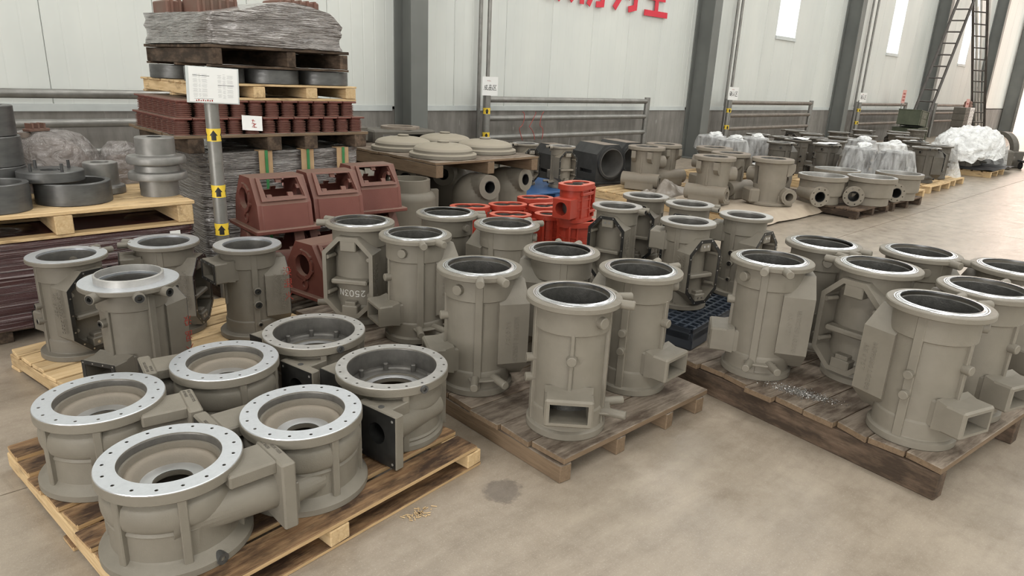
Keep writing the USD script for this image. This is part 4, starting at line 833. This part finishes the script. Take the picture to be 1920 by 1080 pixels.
CHARS = {'cheng': [[(.15, .78), (.95, .78)], [(.22, .78), (.2, .35), (.05, .02)], [(.22, .55), (.48, .55), (.46, .2), (.36, .22)], [(.58, .98), (.62, .5), (.80, .08), (.95, .05), (.95, .22)], [(.86, .6), (.6, .2), (.42, .05)], [(.75, .95), (.86, .86)]],
         'pin': [[(.3, .95), (.7, .95), (.7, .58), (.3, .58), (.3, .95)], [(.08, .45), (.42, .45), (.42, .05), (.08, .05), (.08, .45)], [(.58, .45), (.92, .45), (.92, .05), (.58, .05), (.58, .45)]],
         'qu': [[(.95, .92), (.1, .92), (.1, .06), (.95, .06)], [(.75, .8), (.28, .2)], [(.3, .75), (.78, .25)]],
         'que': [[(.05, .9), (.4, .9)], [(.22, .9), (.08, .5)], [(.15, .55), (.38, .55), (.38, .2), (.15, .2), (.15, .55)], [(.6, .98), (.45, .75)], [(.55, .88), (.82, .88), (.75, .72)], [(.52, .72), (.5, .3), (.42, .05)], [(.52, .72), (.92, .72), (.92, .05), (.82, .08)], [(.52, .52), (.92, .52)], [(.52, .33), (.92, .33)], [(.72, .72), (.72, .1)]],
         'ren': [[(.12, .92), (.22, .8)], [(.05, .6), (.22, .6), (.22, .15), (.35, .28)], [(.65, .95), (.63, .55), (.35, .05)], [(.63, .55), (.95, .05)]]}
def area_sign(t, words, w, h, z0, mat=PAPER):
    part(t, 'sign_sheet', box(-w / 2, w / 2, -.064, -.061, z0, z0 + h, 0), mat, False)
    for k, c in enumerate(words):
        part(t, 'sign_character', xf(strokes(CHARS[c], .085, .001, w * .26), (90, 0, 0), (-w * .41 + k * w * .285, -.0641, z0 + h * .28)), INK, False)
    part(t, 'red_note', xf(strokes([[(0, .4), (.3, .5), (.6, .3)], [(.9, .6), (1.0, .2)], [(1.3, .5), (1.6, .2)]], .12, .001, w * .14), (90, 0, 0), (-w * .2, -.0641, z0 + h * .72)), REDINK, False)
for k, (x, words, lab) in enumerate(((7.0, ('cheng', 'pin', 'qu'), 'grey wall pole carrying a white sign with three characters, left of the nearest radiator'),
                                     (14.12, ('que', 'ren', 'qu'), 'grey wall pole with a white three-character sign right of the second column'),
                                     (21.55, ('que', 'ren', 'qu'), 'grey wall pole with a small white sign left of the green crates'))):
    t = thing('sign_pole', lab, 'pole', (x, 7.95, 0))
    part(t, 'pole', tm(Manifold.cylinder(1.30, .055, .055, 24)), PIPE, 40)
    part(t, 'upper_tube', tm(Manifold.cylinder(7.6, .030, .030, 16).translate((.0, 0, 1.30))), PIPE, 40)
    area_sign(t, words, .31 if k == 0 else (.42 if k == 1 else .5), .27, 1.25)
    for z in (.62, .98): arrow_tape(t, z, .055, -125, .09)
t = thing('wall_tube', 'thin grey conduit running up the wall beside the first sign pole', 'conduit', (7.16, 8.33, 0))
part(t, 'tube', tm(Manifold.cylinder(8.8, .03, .03, 12)), PIPE, 40)
t = thing('wall_tube', 'thin grey conduit running up the wall right of the second column', 'conduit', (14.6, 8.33, 1.1)); part(t, 'tube', tm(Manifold.cylinder(7.8, .03, .03, 12)), PIPE, 40)
t = thing('wall_tube', 'thin grey conduit running up the wall right of the third column', 'conduit', (22.2, 8.33, 1.1)); part(t, 'tube', tm(Manifold.cylinder(7.8, .03, .03, 12)), PIPE, 40)
# red wall lettering (cut off by the top of the picture)
def brush(x0, x1, lines, w, name='character'):
    g = unary_union([LineString([(x0 + (x1 - x0) * x, 2.76 + .78 * y) for x, y in l]).buffer(w / 2, cap_style=2, join_style=2) for l in lines])
    m = trimesh.util.concatenate([trimesh.creation.extrude_polygon(p, .012, engine='earcut') for p in getattr(g, 'geoms', [g])])
    return xf(m, (90, 0, 0), (0, 8.362, 0))
t = thing('wall_lettering', 'bold red characters of a safety slogan on the white wall, cut by the top edge', 'lettering', (0, 0, 0))
part(t, 'character', brush(8.45, 9.25, [[(.05, .9), (.4, .9), (.25, .72)], [(.1, .6), (.45, .6), (.42, .5)], [(.27, .6), (.27, .08), (.15, .1)], [(.5, .92), (.98, .92)], [(.58, .75), (.58, .28)], [(.58, .75), (.92, .75), (.92, .28)], [(.74, .9), (.72, .35), (.5, .03)], [(.78, .25), (.96, .05)]], .085), WALLRED, False)
part(t, 'character', brush(9.40, 10.10, [[(.08, .95), (.08, .02)], [(.08, .92), (.34, .92), (.22, .65), (.34, .42), (.2, .38)], [(.62, 1.0), (.70, .86)], [(.38, .78), (1.0, .78)], [(.6, .78), (.56, .4), (.32, .02)], [(.58, .52), (.9, .52), (.86, .08), (.62, .06)]], .10), WALLRED, False)
part(t, 'character', brush(10.28, 11.05, [[(.2, .95), (.32, .8)], [(.02, .68), (.9, .68), (.88, .12), (.62, .06)], [(.55, 1.0), (.45, .5), (.08, .04)], [(.55, .45), (.68, .3)]], .105), WALLRED, False)
part(t, 'character', brush(11.25, 12.0, [[(.42, 1.0), (.56, .88)], [(.06, .76), (.94, .76)], [(.14, .42), (.86, .42)], [(0, .055), (1, .055)], [(.5, .76), (.5, .05)]], .105), WALLRED, False)

# ---------------- second blue pallet group and black housings ----------------
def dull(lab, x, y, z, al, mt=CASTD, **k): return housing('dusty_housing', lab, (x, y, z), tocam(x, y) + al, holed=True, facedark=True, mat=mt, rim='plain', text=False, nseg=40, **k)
t = thing('plastic_pallet', 'bright blue plastic pallet in front of the two slim housings by the wall', 'pallet', (5.95, 5.95, 0), 0)
part(t, 'deck', box(0, 1.25, 0, 1.25, .11, .14, .006), BLUEB, False)
for yy in (.02, .55, 1.1):
    for xx in (.02, .55, 1.08): part(t, 'foot', box(xx, xx + .15, yy, yy + .13, 0, .11, .008), BLUEB, False)
SL = dict(sr=.9, sz=.93)
dz = dull('slim dusty housing with pins at its rim, right one on the bright blue pallet', 6.80, 6.18, .14, 210, mt=CASTM, mirror=False, **SL)
g2 = 'dusty housings in the background rows'
dz.SetCustomDataByKey('group', g2)
dup(dz, 'slim dusty housing with an octagonal frame, middle one on the bright blue pallet', (6.55, 6.62, .14), tocam(6.55, 6.62) + 210)
dup(dz, 'slim dusty housing behind the domed caps, left end of the bright blue pallet', (6.15, 6.72, .14), tocam(6.15, 6.72) + 150)
pallet('wooden_pallet', 'old dark pallet under the two black bored housings', (7.50, 6.02, 0), 0, 1.35, .95, .12, DARKWOOD, 7, .02, .022, None, .09, False, seed=50)
def black_housing(label, x, y):
    t = thing('bored_housing', label, 'casting', (x, y, .122), -14, 'black bored housings')
    prof = [(-.25, 0), (.25, 0), (.25, .42), (.13, .55), (-.13, .55), (-.25, .42)]
    b = extr(prof, .60).transform(np.array([[1., 0, 0, 0], [0, 0, 1., -.3], [0, 1., 0, 0]]))
    b = b + tube((0, -.30, .30), (0, -.335, .30), .235, .205, 44)
    b = b - cyl((0, -.5, .30), (0, .5, .30), .205, None, 44) - box(-.27, -.2, -.2, .1, .14, .19)
    part(t, 'body', tm(b), BLKCAST, 30); part(t, 'dusty_top', box(-.128, .128, -.299, .299, .5505, .553), DUSTTOP, False)
    part(t, 'bore', tm(tube((0, -.33, .30), (0, .29, .30), .2045, .19, 44)), M('grey_bore', (.11, .105, .10), (.16, .155, .145), 6, .5) if not stage.GetPrimAtPath('/World/Looks/grey_bore') else '/World/Looks/grey_bore', 40)
    part(t, 'foot_rail', box(-.28, .28, -.32, .32, -.0, .03, .005), BLKCAST, False)
    return t
k0 = black_housing('black housing with a large round bore, front left of three', 7.84, 6.40)
dup(k0, 'black housing with a large round bore, right of the front one', (8.50, 6.52, .122), -14)
dup(k0, 'black housing with a large round bore, behind, against the wall', (7.95, 7.32, 0.0), -14)

# ---------------- pump castings on brown paper and tarpaulin ----------------
def pump(label, x, y, al):
    t = thing('pump_casting', label, 'casting', (x, y, .125), tocam(x, y) + al, 'tall pump castings on the brown paper')
    H = .575
    b = lathe([(0, 0), (.24, 0), (.245, .005), (.245, .03), (.24, .036), (.19, .045), (.185, .06), (.20, .40), (.205, .52), (.25, .53), (.255, .535), (.255, H - .005), (.25, H), (0, H)], 48)
    b = b + cyl((.16, -.26, .13), (.16, .26, .13), .098, None, 28) + box(.05, .25, -.2, .2, .0, .13, .008)
    for s in (-1, 1):
        b = b + Manifold.hull_points(np.array([(x_, s * .11 + d, z) for d in (-.03, .03) for x_, z in ((.15, .52), (.245, .52), (.245, .43), (.2, .38), (.15, .36))]))
    b = b + box(.15, .205, -.012, .012, .22, .52, .003) + box(-.29, -.15, -.13, .13, .02, .2, .02) + cyl((-.12, .12, .36), (-.20, .2, .36), .09, None, 24) + box(-.05, .1, .17, .225, .02, .16, .01)
    b = b - Manifold.cylinder(1, .155, .155, 48).translate((0, 0, .05)) - cyl((.16, -.4, .13), (.16, .4, .13), .05, None, 24)
    b = b - box(-.4, -.12, -.06, .06, .25, .48)
    part(t, 'body', tm(b), CASTM, 32)
    part(t, 'bore', tm(lathe([(.15, .05), (.1548, .05), (.1548, H - .002), (.15, H - .01)], 40)), BOREM, 40)
    part(t, 'dusty_top', tm(lathe([(.156, H), (.249, H), (.249, H + .0015), (.156, H + .0015)], 48)), DUSTTOP, 30)
    for s in (-1, 1): part(t, 'tube_rim', tm(tube((.16, s * .255, .13), (.16, s * .265, .13), .075, .05, 24)), CASTM, 30)
    return t
p0 = pump('tall grey pump casting at the front left of the paper, tube across its foot', 7.77, 4.47, -20)
for lab, x, y, al in (('tall grey pump casting at the front right of the paper, beside the ring casings', 8.36, 4.00, 115), ('tall grey pump casting between and behind the two front ones on the paper', 8.42, 4.62, 60),
                      ('tall grey pump casting beside the black housings, tube across its foot', 7.92, 5.62, -15), ('tall grey pump casting behind, right of the one beside the black housings', 8.52, 5.75, 40), ('tall grey pump casting standing behind the tarpaulin', 8.88, 5.14, 120)):
    dup(p0, lab, (x, y, .125), tocam(x, y) + al)
pallet('wooden_pallet', 'yellow pallet under the brown paper and the front pump castings', (7.25, 3.72, 0), 0, 1.75, 1.25, .115, NEWWOOD, 8, .03, .022, None, .09, False, seed=60)
pallet('wooden_pallet', 'yellow pallet under the back pump castings and the tarpaulin', (7.25, 5.02, 0), 0, 1.75, 1.0, .115, NEWWOOD, 7, .03, .022, None, .09, False, seed=61)
def sheet(x0, x1, y0, y1, z, amp, seed, sc=4, nx=50, ny=40, drop=None):
    X, Y = np.meshgrid(np.linspace(x0, x1, nx), np.linspace(y0, y1, ny), indexing='ij'); P = np.stack([X, Y, 0 * X], -1)
    Z = z + amp * np.maximum(meshkit.fbm(P * sc, 3, seed) - .35, 0) * 2
    if drop is not None: Z = drop(X, Y, Z)
    v = np.stack([X + .04 * (meshkit.noise(P * 3, seed + 2) - .5), Y + .05 * (meshkit.noise(P * 2.3, seed + 3) - .5), Z], -1).reshape(-1, 3)
    i, j = np.meshgrid(np.arange(nx - 1), np.arange(ny - 1), indexing='ij'); q = (i * ny + j).ravel()
    f = np.vstack([np.stack([q, q + ny, q + ny + 1], 1), np.stack([q, q + ny + 1, q + 1], 1)])
    return trimesh.Trimesh(v, np.vstack([f, ]), process=False)
solo('paper_sheet', sheet(7.2, 9.1, 3.55, 4.98, .118, .012, 5, 5, 50, 40, lambda X, Y, Z: np.where((Y < 3.70) | (X > 9.02), np.maximum(Z - .10 * np.maximum((3.70 - Y) / .15, (X - 9.02) / .1).clip(0, 1), .012), Z)), KRAFT, 'brown paper sheet spread under the front pump castings', 'paper', True)
solo('tarpaulin', sheet(7.30, 8.42, 4.93, 5.36, .125, .42, 12, 3.6, 70, 40, lambda X, Y, Z: .125 + (Z - .125) * np.clip(np.sin(np.clip((X - 7.30) / 1.12, 0, 1) * PI), 0, 1) ** .5 * np.clip(np.sin(np.clip((Y - 4.93) / .43, 0, 1) * PI), 0, 1) ** .6), TARP, 'crumpled grey-brown tarpaulin between the pump castings', 'tarpaulin', True)

# ---------------- large ring casings with flanged pipes ----------------
def big_ring(label, x, y, rz, z=.122):
    t = thing('pipe_ring_casing', label, 'casting', (x, y, z), rz, 'large ring casings with flanged pipes')
    H = .36
    b = lathe([(0, 0), (.245, 0), (.245, .10), (.27, .11), (.275, .13), (.275, .29), (.305, .30), (.308, .304), (.308, H - .004), (.304, H), (0, H)], 56)
    b = b + cyl((-.05, -.22, .13), (.40, -.22, .13), .085, None, 28) - cyl((.0, -.22, .13), (.6, -.22, .13), .068, None, 28)
    b = b + box(-.33, -.26, -.10, .12, .08, .30, .008) + box(-.27, -.15, -.08, .09, .1, .28)
    b = b - cyl((-.5, .01, .19), (-.2, .01, .19), .066, None, 24) - Manifold.cylinder(1, .262, .262, 56).translate((0, 0, .135)) - Manifold.cylinder(1, .2, .2, 48).translate((0, 0, .04))
    part(t, 'body', tm(b), CASTM, 32)
    fl_ = tube((.40, -.22, .13), (.43, -.22, .13), .128, .068, 36)
    for k in range(8): a = k * PI / 4 + .3; fl_ = fl_ - cyl((.3, -.22 + .103 * math.cos(a), .13 + .103 * math.sin(a)), (.6, -.22 + .103 * math.cos(a), .13 + .103 * math.sin(a)), .0085, None, 8)
    part(t, 'pipe_flange', tm(fl_), CASTM, 30); part(t, 'pipe_bore', tm(tube((.05, -.22, .13), (.428, -.22, .13), .0675, .06, 24)), HOLE, 30)
    part(t, 'machined_rim', tm(lathe([(.2625, H - .02), (.302, H), (.302, H + .0015), (.2625, H + .0015)], 56)), MACH, 30)
    part(t, 'bore_lining', tm(lathe([(.258, .136), (.2615, .136), (.2615, H), (.258, H - .01)], 56)), MACHG, 40)
    return t
g0 = big_ring('large ring casing at the left front of the dark pallet, pipe flange facing the viewer', 9.19, 3.68, 230)
for lab, x, y, rz in (('large ring casing at the right front of the dark pallet, pipe flange forward', 9.72, 3.25, 205), ('large ring casing behind the front pair on the dark pallet', 10.12, 3.87, 60),
                      ('large ring casing right of the front pair, pipe flange facing the viewer', 10.62, 3.20, 225), ('large ring casing half hidden behind the right pump casting', 9.55, 4.55, 60)):
    dup(g0, lab, (x, y, .122), rz)
solo('grey_pipe_stub', tm(tube((0, 0, 0), (0, 0, .001), .02, .01, 8)), CASTM) if False else None
pallet('wooden_pallet', 'dark old pallet under the front pair of large ring casings', (9.0, 3.10, 0), -2, 1.02, 1.8, .12, DARKWOOD, 12, .012, .024, None, .08, True, DARKWOOD, 70, .008)
pallet('wooden_pallet', 'dark old pallet under the right-hand large ring casing', (10.12, 3.05, 0), -2, 1.1, 1.3, .12, DARKWOOD, 8, .02, .022, None, .08, False, DARKWOOD, 71)

# ---------------- background rows of housings, with and without bags ----------------
bg = [(12.0, 5.35, 100, 'dusty housing with white paper on its rim, left front of the far rows'), (11.62, 4.68, -60, 'dusty housing next to the papered one in the far rows'), (12.55, 4.95, 170, 'dusty housing behind the two with paper in the far rows'),
      (14.0, 6.0, 40, 'dusty housing in the middle of the far rows, left of centre'), (14.6, 6.6, 160, 'dusty housing at the back of the far rows near the radiator'), (15.4, 6.0, -30, 'dusty housing at the back of the far rows below the third column'),
      (11.5, 4.10, 60, 'dusty housing under the clear bag at the left'), (11.55, 3.58, 60, 'dusty housing under the clear bag at the right'), (13.3, 4.75, 100, 'dusty housing behind the clear bags'), (13.0, 4.15, 10, 'dusty housing under a small white bag behind the clear bags'),
      (13.1, 3.62, -65, 'dusty housing right of the clear bags, at the aisle'), (14.45, 4.20, 120, 'dusty housing with a white cover on its rim behind the aisle one'), (13.95, 3.66, 170, 'dusty housing at the aisle with an octagonal frame, film hanging beside it'),
      (10.75, 6.3, 0, 'dusty housing under a white bag near the second column'), (10.45, 5.75, 90, 'dusty housing under the larger white bag behind the pump castings'), (11.3, 5.80, 20, 'dusty housing under a narrow white bag behind the pump castings'), (12.4, 6.3, 60, 'dusty housing beside the white bags near the radiator'),
      (17.0, 6.1, 30, 'dusty housing far back in front of the green crates'), (17.6, 5.5, 140, 'dusty housing far back right of the green crates'), (16.6, 5.2, -50, 'dusty housing far back left of the big white cover'), (16.95, 3.95, 100, 'dusty housing under the big white cover'), (17.6, 3.95, -30, 'dusty housing at the right under the big white cover'),
      (19.2, 5.6, 60, 'dusty housing farthest back before the ladders')]
far0 = None
bg += [(12.35, 5.75, 150, 'dusty housing behind the left papered one'), (11.05, 5.2, -40, 'dusty housing between the papered and the white-bagged ones'), (12.95, 5.45, 80, 'dusty housing in the middle of the far rows, behind the papered ones'), (13.7, 5.3, 20, 'dusty housing in the middle of the far rows, right of centre'), (15.0, 5.3, 130, 'dusty housing left of the green crates in the far rows'), (15.6, 4.7, -20, 'dusty housing left of the big white cover, second row')]
for x, y, al, lab in bg:
    if far0 is None: far0 = dull(lab, x, y, .122, al, sr=1.13, sz=.98); far0.SetCustomDataByKey('group', g2)
    else: dup(far0, lab, (x, y, .122), tocam(x, y) + al, g2)
sp_ = None
for k, (x, y, lab) in enumerate(((11.05, 3.25, 'pine pallet under the two clear-bagged housings'), (12.6, 3.30, 'pine pallet at the aisle right of the clear bags'), (13.65, 3.35, 'pine pallet at the aisle under the film-draped housing'), (16.45, 3.3, 'new yellow pallet under the big white cover'),
                                 (11.1, 4.45, 'pine pallet under the papered housings'), (12.25, 4.5, 'pine pallet behind the clear bags'), (10.2, 5.5, 'pine pallet under the white-bagged housings'), (11.6, 5.6, 'pine pallet at the back of the papered rows'), (13.7, 5.6, 'pine pallet far back by the radiator'), (14.95, 5.6, 'pine pallet far back below the third column'), (16.5, 5.0, 'pine pallet far back before the green crates'), (14.15, 4.0, 'pine pallet behind the film-draped housing'), (18.7, 5.2, 'pine pallet farthest back before the ladders'), (12.75, 5.0, 'pine pallet in the middle of the far rows'), (14.9, 4.45, 'pine pallet left of the big white cover'))):
    if sp_ is None: sp_ = pallet('pine_pallet', lab, (x, y, 0), 0, 1.12, 1.05, .12, NEWWOOD, 6, .04, .02, None, .09, False, seed=80, group='background pine pallets')
    else: dup(sp_, lab, (x, y, 0), 0)
def bag(label, x, y, R, z1, z0, spread, seed, mat=SHEET, knot=True, n=72):
    t = thing('plastic_bag', label, 'plastic bag', (x, y, 0), 0)
    a = np.linspace(0, 2 * PI, n, endpoint=False); r_ = np.random.default_rng(seed); ph = r_.uniform(0, 6.28, 4)
    rows = []
    for rr, zz in ((.02, z1 + .03), (R * .4, z1 + .015), (R * .8, z1 + .008), (R * 1.0, z1)):
        p = np.stack([rr * np.cos(a), rr * np.sin(a), 0 * a + zz], -1); p[:, 2] += .03 * (meshkit.fbm(p * 14, 2, seed) - .3); rows.append(p)
    for tt in np.linspace(.06, 1, 14):
        ruff = np.sin(7 * a + ph[0]) * .5 + np.sin(11 * a + ph[1]) * .35 + np.sin(17 * a + ph[2]) * .2
        rr = R * 1.02 + spread * tt * (1 + .45 * np.sin(2 * a + ph[3])) + .035 * ruff * min(1, tt * 2.2)
        rows.append(np.stack([rr * np.cos(a), rr * np.sin(a), z1 - (z1 - z0) * tt + .015 * np.sin(5 * a + ph[1]) * tt], -1))
    v = np.vstack(rows); m = len(rows)
    i, j = np.meshgrid(np.arange(m - 1), np.arange(n), indexing='ij'); q = np.stack([i * n + j, (i + 1) * n + j, (i + 1) * n + (j + 1) % n, i * n + (j + 1) % n], -1).reshape(-1, 4)
    part(t, 'film', trimesh.Trimesh(v, np.vstack([q[:, [0, 1, 2]], q[:, [0, 2, 3]]]), process=False), mat, True)
    if knot: part(t, 'gathered_top', mound(.03, -.04, z1 + .004, .13, .11, .07, seed, .34, 40), MILKY, True)
    return t
ZT = .705
bag('clear plastic bag draped over a housing behind the ring casings, left of two', 11.5, 4.10, .235, ZT, .20, .12, 2)
bag('clear plastic bag draped over a housing behind the ring casings, right of two', 11.55, 3.58, .235, ZT, .20, .10, 3, knot=False)
bag('small white plastic bag over the rim of a housing behind the clear bags', 13.0, 4.15, .235, ZT, .56, .02, 4, MILKY)
bag('clear plastic bag with a white knot over a housing near the second column', 10.75, 6.3, .235, ZT, .50, .03, 5)
bag('larger clear plastic bag with a white knot behind the pump castings', 10.45, 5.75, .235, ZT, .42, .04, 6)
bag('narrow clear plastic bag with a white knot behind the pump castings', 11.3, 5.80, .235, ZT, .40, .03, 7)
bag('crumpled clear bag on the housing behind the two clear-bagged ones', 13.3, 4.75, .235, ZT, .52, .05, 8)
t = thing('white_cover', 'big white plastic sheet over a machine part on the yellow aisle pallet', 'plastic sheet', (0, 0, 0))
m = mound(16.95, 3.92, .36, .92, .60, .52, 21, .02, 110); _q = m.vertices * np.array([3.2, 3.2, 5]); _rg = np.abs(meshkit.fbm(_q + 2 * meshkit.noise(_q * .7, 3)[:, None], 4, 33) - .5); m.vertices = m.vertices + (m.vertices - [16.95, 3.92, .5]) / np.array([.92, .6, .5]) * (.07 - .45 * _rg)[:, None] * .8; m.vertices[:, 2] += .10 * np.clip((m.vertices[:, 0] - 16.7), -.6, .5) + .04 * np.sin(m.vertices[:, 0] * 23 + m.vertices[:, 1] * 13) * np.sin(m.vertices[:, 1] * 19)
part(t, 'sheet', m, MILKY, True)
part(t, 'hanging_flap', sheet(17.75, 17.95, 3.35, 3.9, .14, .05, 7, 5, 14, 14, lambda X, Y, Z: .14 + (17.95 - X) * 2.2 + .04 * np.sin(Y * 40)), MILKY, True)
solo('rubber_mat', sheet(16.4, 18.35, 3.28, 4.3, .128, .05, 31, 3, 30, 20), RUBBER, 'black rubber sheet lying on the yellow aisle pallet below the white cover', 'mat', True)
t = thing('film_curtain', 'crinkled white film hanging down beside the framed housing at the aisle', 'plastic sheet', (0, 0, 0))
ss, tt = np.meshgrid(np.linspace(0, 1, 16), np.linspace(0, 1, 24), indexing='ij')
v = np.stack([14.20 + .05 * np.sin(ss * 9 + tt * 5) + .25 * tt * ss, 3.45 + .42 * (1 - ss) - .1 * tt, .72 - .58 * tt + .02 * np.sin(ss * 13)], -1).reshape(-1, 3)
i, j = np.meshgrid(np.arange(15), np.arange(23), indexing='ij'); q = (i * 24 + j).ravel()
part(t, 'film', trimesh.Trimesh(v, np.vstack([np.stack([q, q + 24, q + 25], 1), np.stack([q, q + 25, q + 1], 1)]), process=False), MILKY, True)
for lab, x, y, z in (('white paper sheet lying over the rim of the left papered housing', 12.0, 5.35, .708), ('white paper sheet lying over the rim of the right papered housing', 11.62, 4.68, .708), ('round white film cover on the rim of a housing at the aisle', 14.45, 4.2, .708)):
    solo('paper_cover', xf(sheet(-.17, .17, -.14, .14, 0, .03, int(x * 10), 6, 14, 14), (0, 0, 0), (x, y, z)), PAPER, lab, 'paper', True)
t = thing('arch_casting', 'dark arched casting on a block at the far end of the aisle', 'casting', (19.7, 3.9, 0), 60)
part(t, 'arch', tm((cyl((0, -.08, .38), (0, .08, .38), .42, None, 36) - cyl((0, -.2, .38), (0, .2, .38), .32, None, 36)) ^ box(-.5, .5, -.2, .2, .38, .9)), CASTD, 30); part(t, 'block', box(-.45, .45, -.25, .25, 0, .38, .02), CASTD, False)
t = thing('block_casting', 'square grey casting on the floor left of the far hand truck', 'casting', (19.0, 3.7, 0), 20); part(t, 'body', tm(box(-.25, .25, -.2, .2, 0, .42, .03) + cyl((0, -.2, .2), (0, -.26, .2), .09, None, 20)), CASTD, 30)
t = thing('hand_truck', 'low hand truck with a dark red handle at the far right edge', 'cart', (19.2, 3.0, 0), 30)
part(t, 'platform', box(-.4, .5, -.25, .25, .16, .20, .01), RUBBER, False); part(t, 'grey_bag', mound(.1, 0, .2, .35, .22, .10, 3, .06, 24), M('pale_grey_sack', (.45, .45, .48), (.55, .55, .58), 9, .6), True)
part(t, 'handle', path_tube([(-.38, -.2, .18), (0, -.2, .35), (.45, -.2, .62), (.45, .2, .62), (0, .2, .35), (-.38, .2, .18)], .018), REDOX, True)
for x_ in (-.3, .4):
    for y_ in (-.2, .2): part(t, 'wheel', tm(cyl((x_, y_ - .025, .075), (x_, y_ + .025, .075), .075, None, 20)), RUBBER, 30)
# ---------------- green crates, white blocks, ladders ----------------
def crate(label, loc, rot, L=1.0, W=.55, H=.38):
    t = thing('green_crate', label, 'crate', loc, rot=rot)
    for k in range(2): part(t, 'side_board', box(0, L, 0, .02, k * H / 2 + .003, (k + 1) * H / 2 - .003, .002), GREENC, False); part(t, 'side_board', box(0, L, W - .02, W, k * H / 2 + .003, (k + 1) * H / 2 - .003, .002), GREENC, False)
    part(t, 'end_board', box(0, .02, .02, W - .02, 0, H), GREENC, False); part(t, 'end_board', box(L - .02, L, .02, W - .02, 0, H), GREENC, False); part(t, 'lid', box(-.01, L + .01, -.01, W + .01, H, H + .025, .003), GREENC, False)
    for x_ in (.12, L - .18): part(t, 'batten', box(x_, x_ + .06, -.015, 0, 0, H, .002), GREENC, False)
    part(t, 'latch', box(L / 2 - .04, L / 2 + .04, -.008, 0, H * .6, H * .72), PIPE, False)
    return t
crate('green wooden crate on the floor below the tilted one, before the radiator', (23.0, 6.7, 0), (0, 0, 4), 1.3, .7, .55)
crate('green wooden crate lying slightly tilted on top of the other, before the radiator', (22.9, 6.68, .668), (0, 4, 6), 1.25, .6, .42)
for i, (x, mt, lab) in enumerate(((30.35, PLATEW, 'white'), (29.75, CASTD, 'dark grey'))):
    for k in range(5):
        t = thing('block', '%s stacked block near the ladders, number %s from the floor in its column' % (lab, ('one', 'two', 'three', 'four', 'five')[k]), 'block', (x, 7.35, k * .232), group='%s stacked blocks' % lab)
        part(t, 'body', box(-.28, .28, -.2, .2, 0, .228, .01), mt, False)
        for xx in (-.17, 0, .17): part(t, 'hole', tm(cyl((xx, -.2005, .115 + (.03 if xx == 0 else 0)), (xx, -.19, .115 + (.03 if xx == 0 else 0)), .03, None, 10)), HOLE, False)
t = thing('small_motor', 'small dusty red machine head standing on the white blocks', 'machine', (30.4, 7.35, 1.161)); part(t, 'body', tm(box(-.18, .18, -.12, .12, 0, .1, .02) + cyl((-.15, 0, .14), (.15, 0, .14), .1, None, 20)), REDDUST, 30)
t = thing('small_sign', 'small red-lettered plate on a thin stick above the green crates', 'sign', (24.95, 7.9, 0)); part(t, 'stick', tm(Manifold.cylinder(1.3, .012, .012, 8)), PIPE, 30); part(t, 'plate', box(-.16, .16, -.022, -.012, 1.25, 1.66), PINKP, False)
for z_ in (1.32, 1.42, 1.52): part(t, 'text_line', box(-.1, .1, -.0245, -.0222, z_, z_ + .045), REDINK, False)
t = thing('pink_notice', 'pink paper notice standing on the dark blocks near the ladders', 'notice', (29.7, 7.2, 1.161)); part(t, 'sheet', box(-.2, .2, 0, .01, 0, .3), PINKP, False); part(t, 'print', box(-.12, .12, -.002, 0, .1, .16), REDINK, False)
def ladder(label, a0, a1, off, n, mat, w=.07):
    t = thing('ladder', label, 'ladder', (0, 0, 0)); a0, a1, off = map(lambda q: np.array(q, float), (a0, a1, off))
    for s in (0, 1):
        d = (a1 - a0) / np.linalg.norm(a1 - a0); part(t, 'rail', tm(cyl(a0 + off * s, a1 + off * s, w * .62, None, 4)), mat, False)
    for k in range(n): p = a0 + (a1 - a0) * (k + .6) / n; part(t, 'rung', tm(cyl(p, p + off, .022, None, 8)), mat, 30)
    return t
ladder('dark steel ladder leaning to the right across the wall near the far columns', (24.4, 7.50, 0), (28.05, 7.7, 5.2), (.15, -.42, 0), 14, LADDER)
ladder('steel ladder standing almost upright right of the leaning one', (32.2, 7.40, 0), (27.95, 7.45, 5.25), (.62, -.28, 0), 14, LADDER)
for k, (xa, xb, z1_) in enumerate(((33.6, 31.2, 5.6), (34.0, 31.9, 5.6), (34.5, 32.9, 6.0))):
    t = thing('steel_tube', 'long pale steel tube leaning against the wall beside the upright ladder, %s' % ('left one', 'middle one', 'right one')[k], 'tube', (0, 0, 0)); part(t, 'tube', tm(cyl((xa, 7.6, 0), (xb, 8.2, z1_), .05, None, 12)), ALU, 30)
# metal chips on the right pallet and splinters on the floor
t = thing('metal_chips', 'small heap of glittering metal chips on the right pallet', 'swarf', kind='stuff')
cs = []
for k in range(900):
    q = rng.normal(0, 1, 2); p = np.array([3.09 + .028 * q[0] - .012 * q[1], 1.16 + .075 * q[1], .152 + .004 * abs(rng.normal())]); s_ = rng.uniform(.0014, .0034)
    m = trimesh.creation.box((s_ * 2, s_, s_ * .6)); m.apply_transform(trimesh.transformations.rotation_matrix(rng.uniform(0, 6), rng.normal(0, 1, 3))); m.apply_translation(p); cs.append(m)
part(t, 'chips', trimesh.util.concatenate(cs), CHIP, False, kind='stuff')
t = thing('wood_splinters', 'pale wood splinters on the floor beside the broken pallet block', 'splinters', kind='stuff'); cs = []
for k in range(45):
    p = np.array([1.26 + rng.normal(0, .028), 1.735 + rng.normal(0, .016), .003]); m = trimesh.creation.box((rng.uniform(.006, .022), .003, .002)); m.apply_transform(trimesh.transformations.rotation_matrix(rng.uniform(0, 6), (0, 0, 1))); m.apply_translation(p); cs.append(m)
part(t, 'splinters', trimesh.util.concatenate(cs), NEWWOOD, False, kind='stuff')
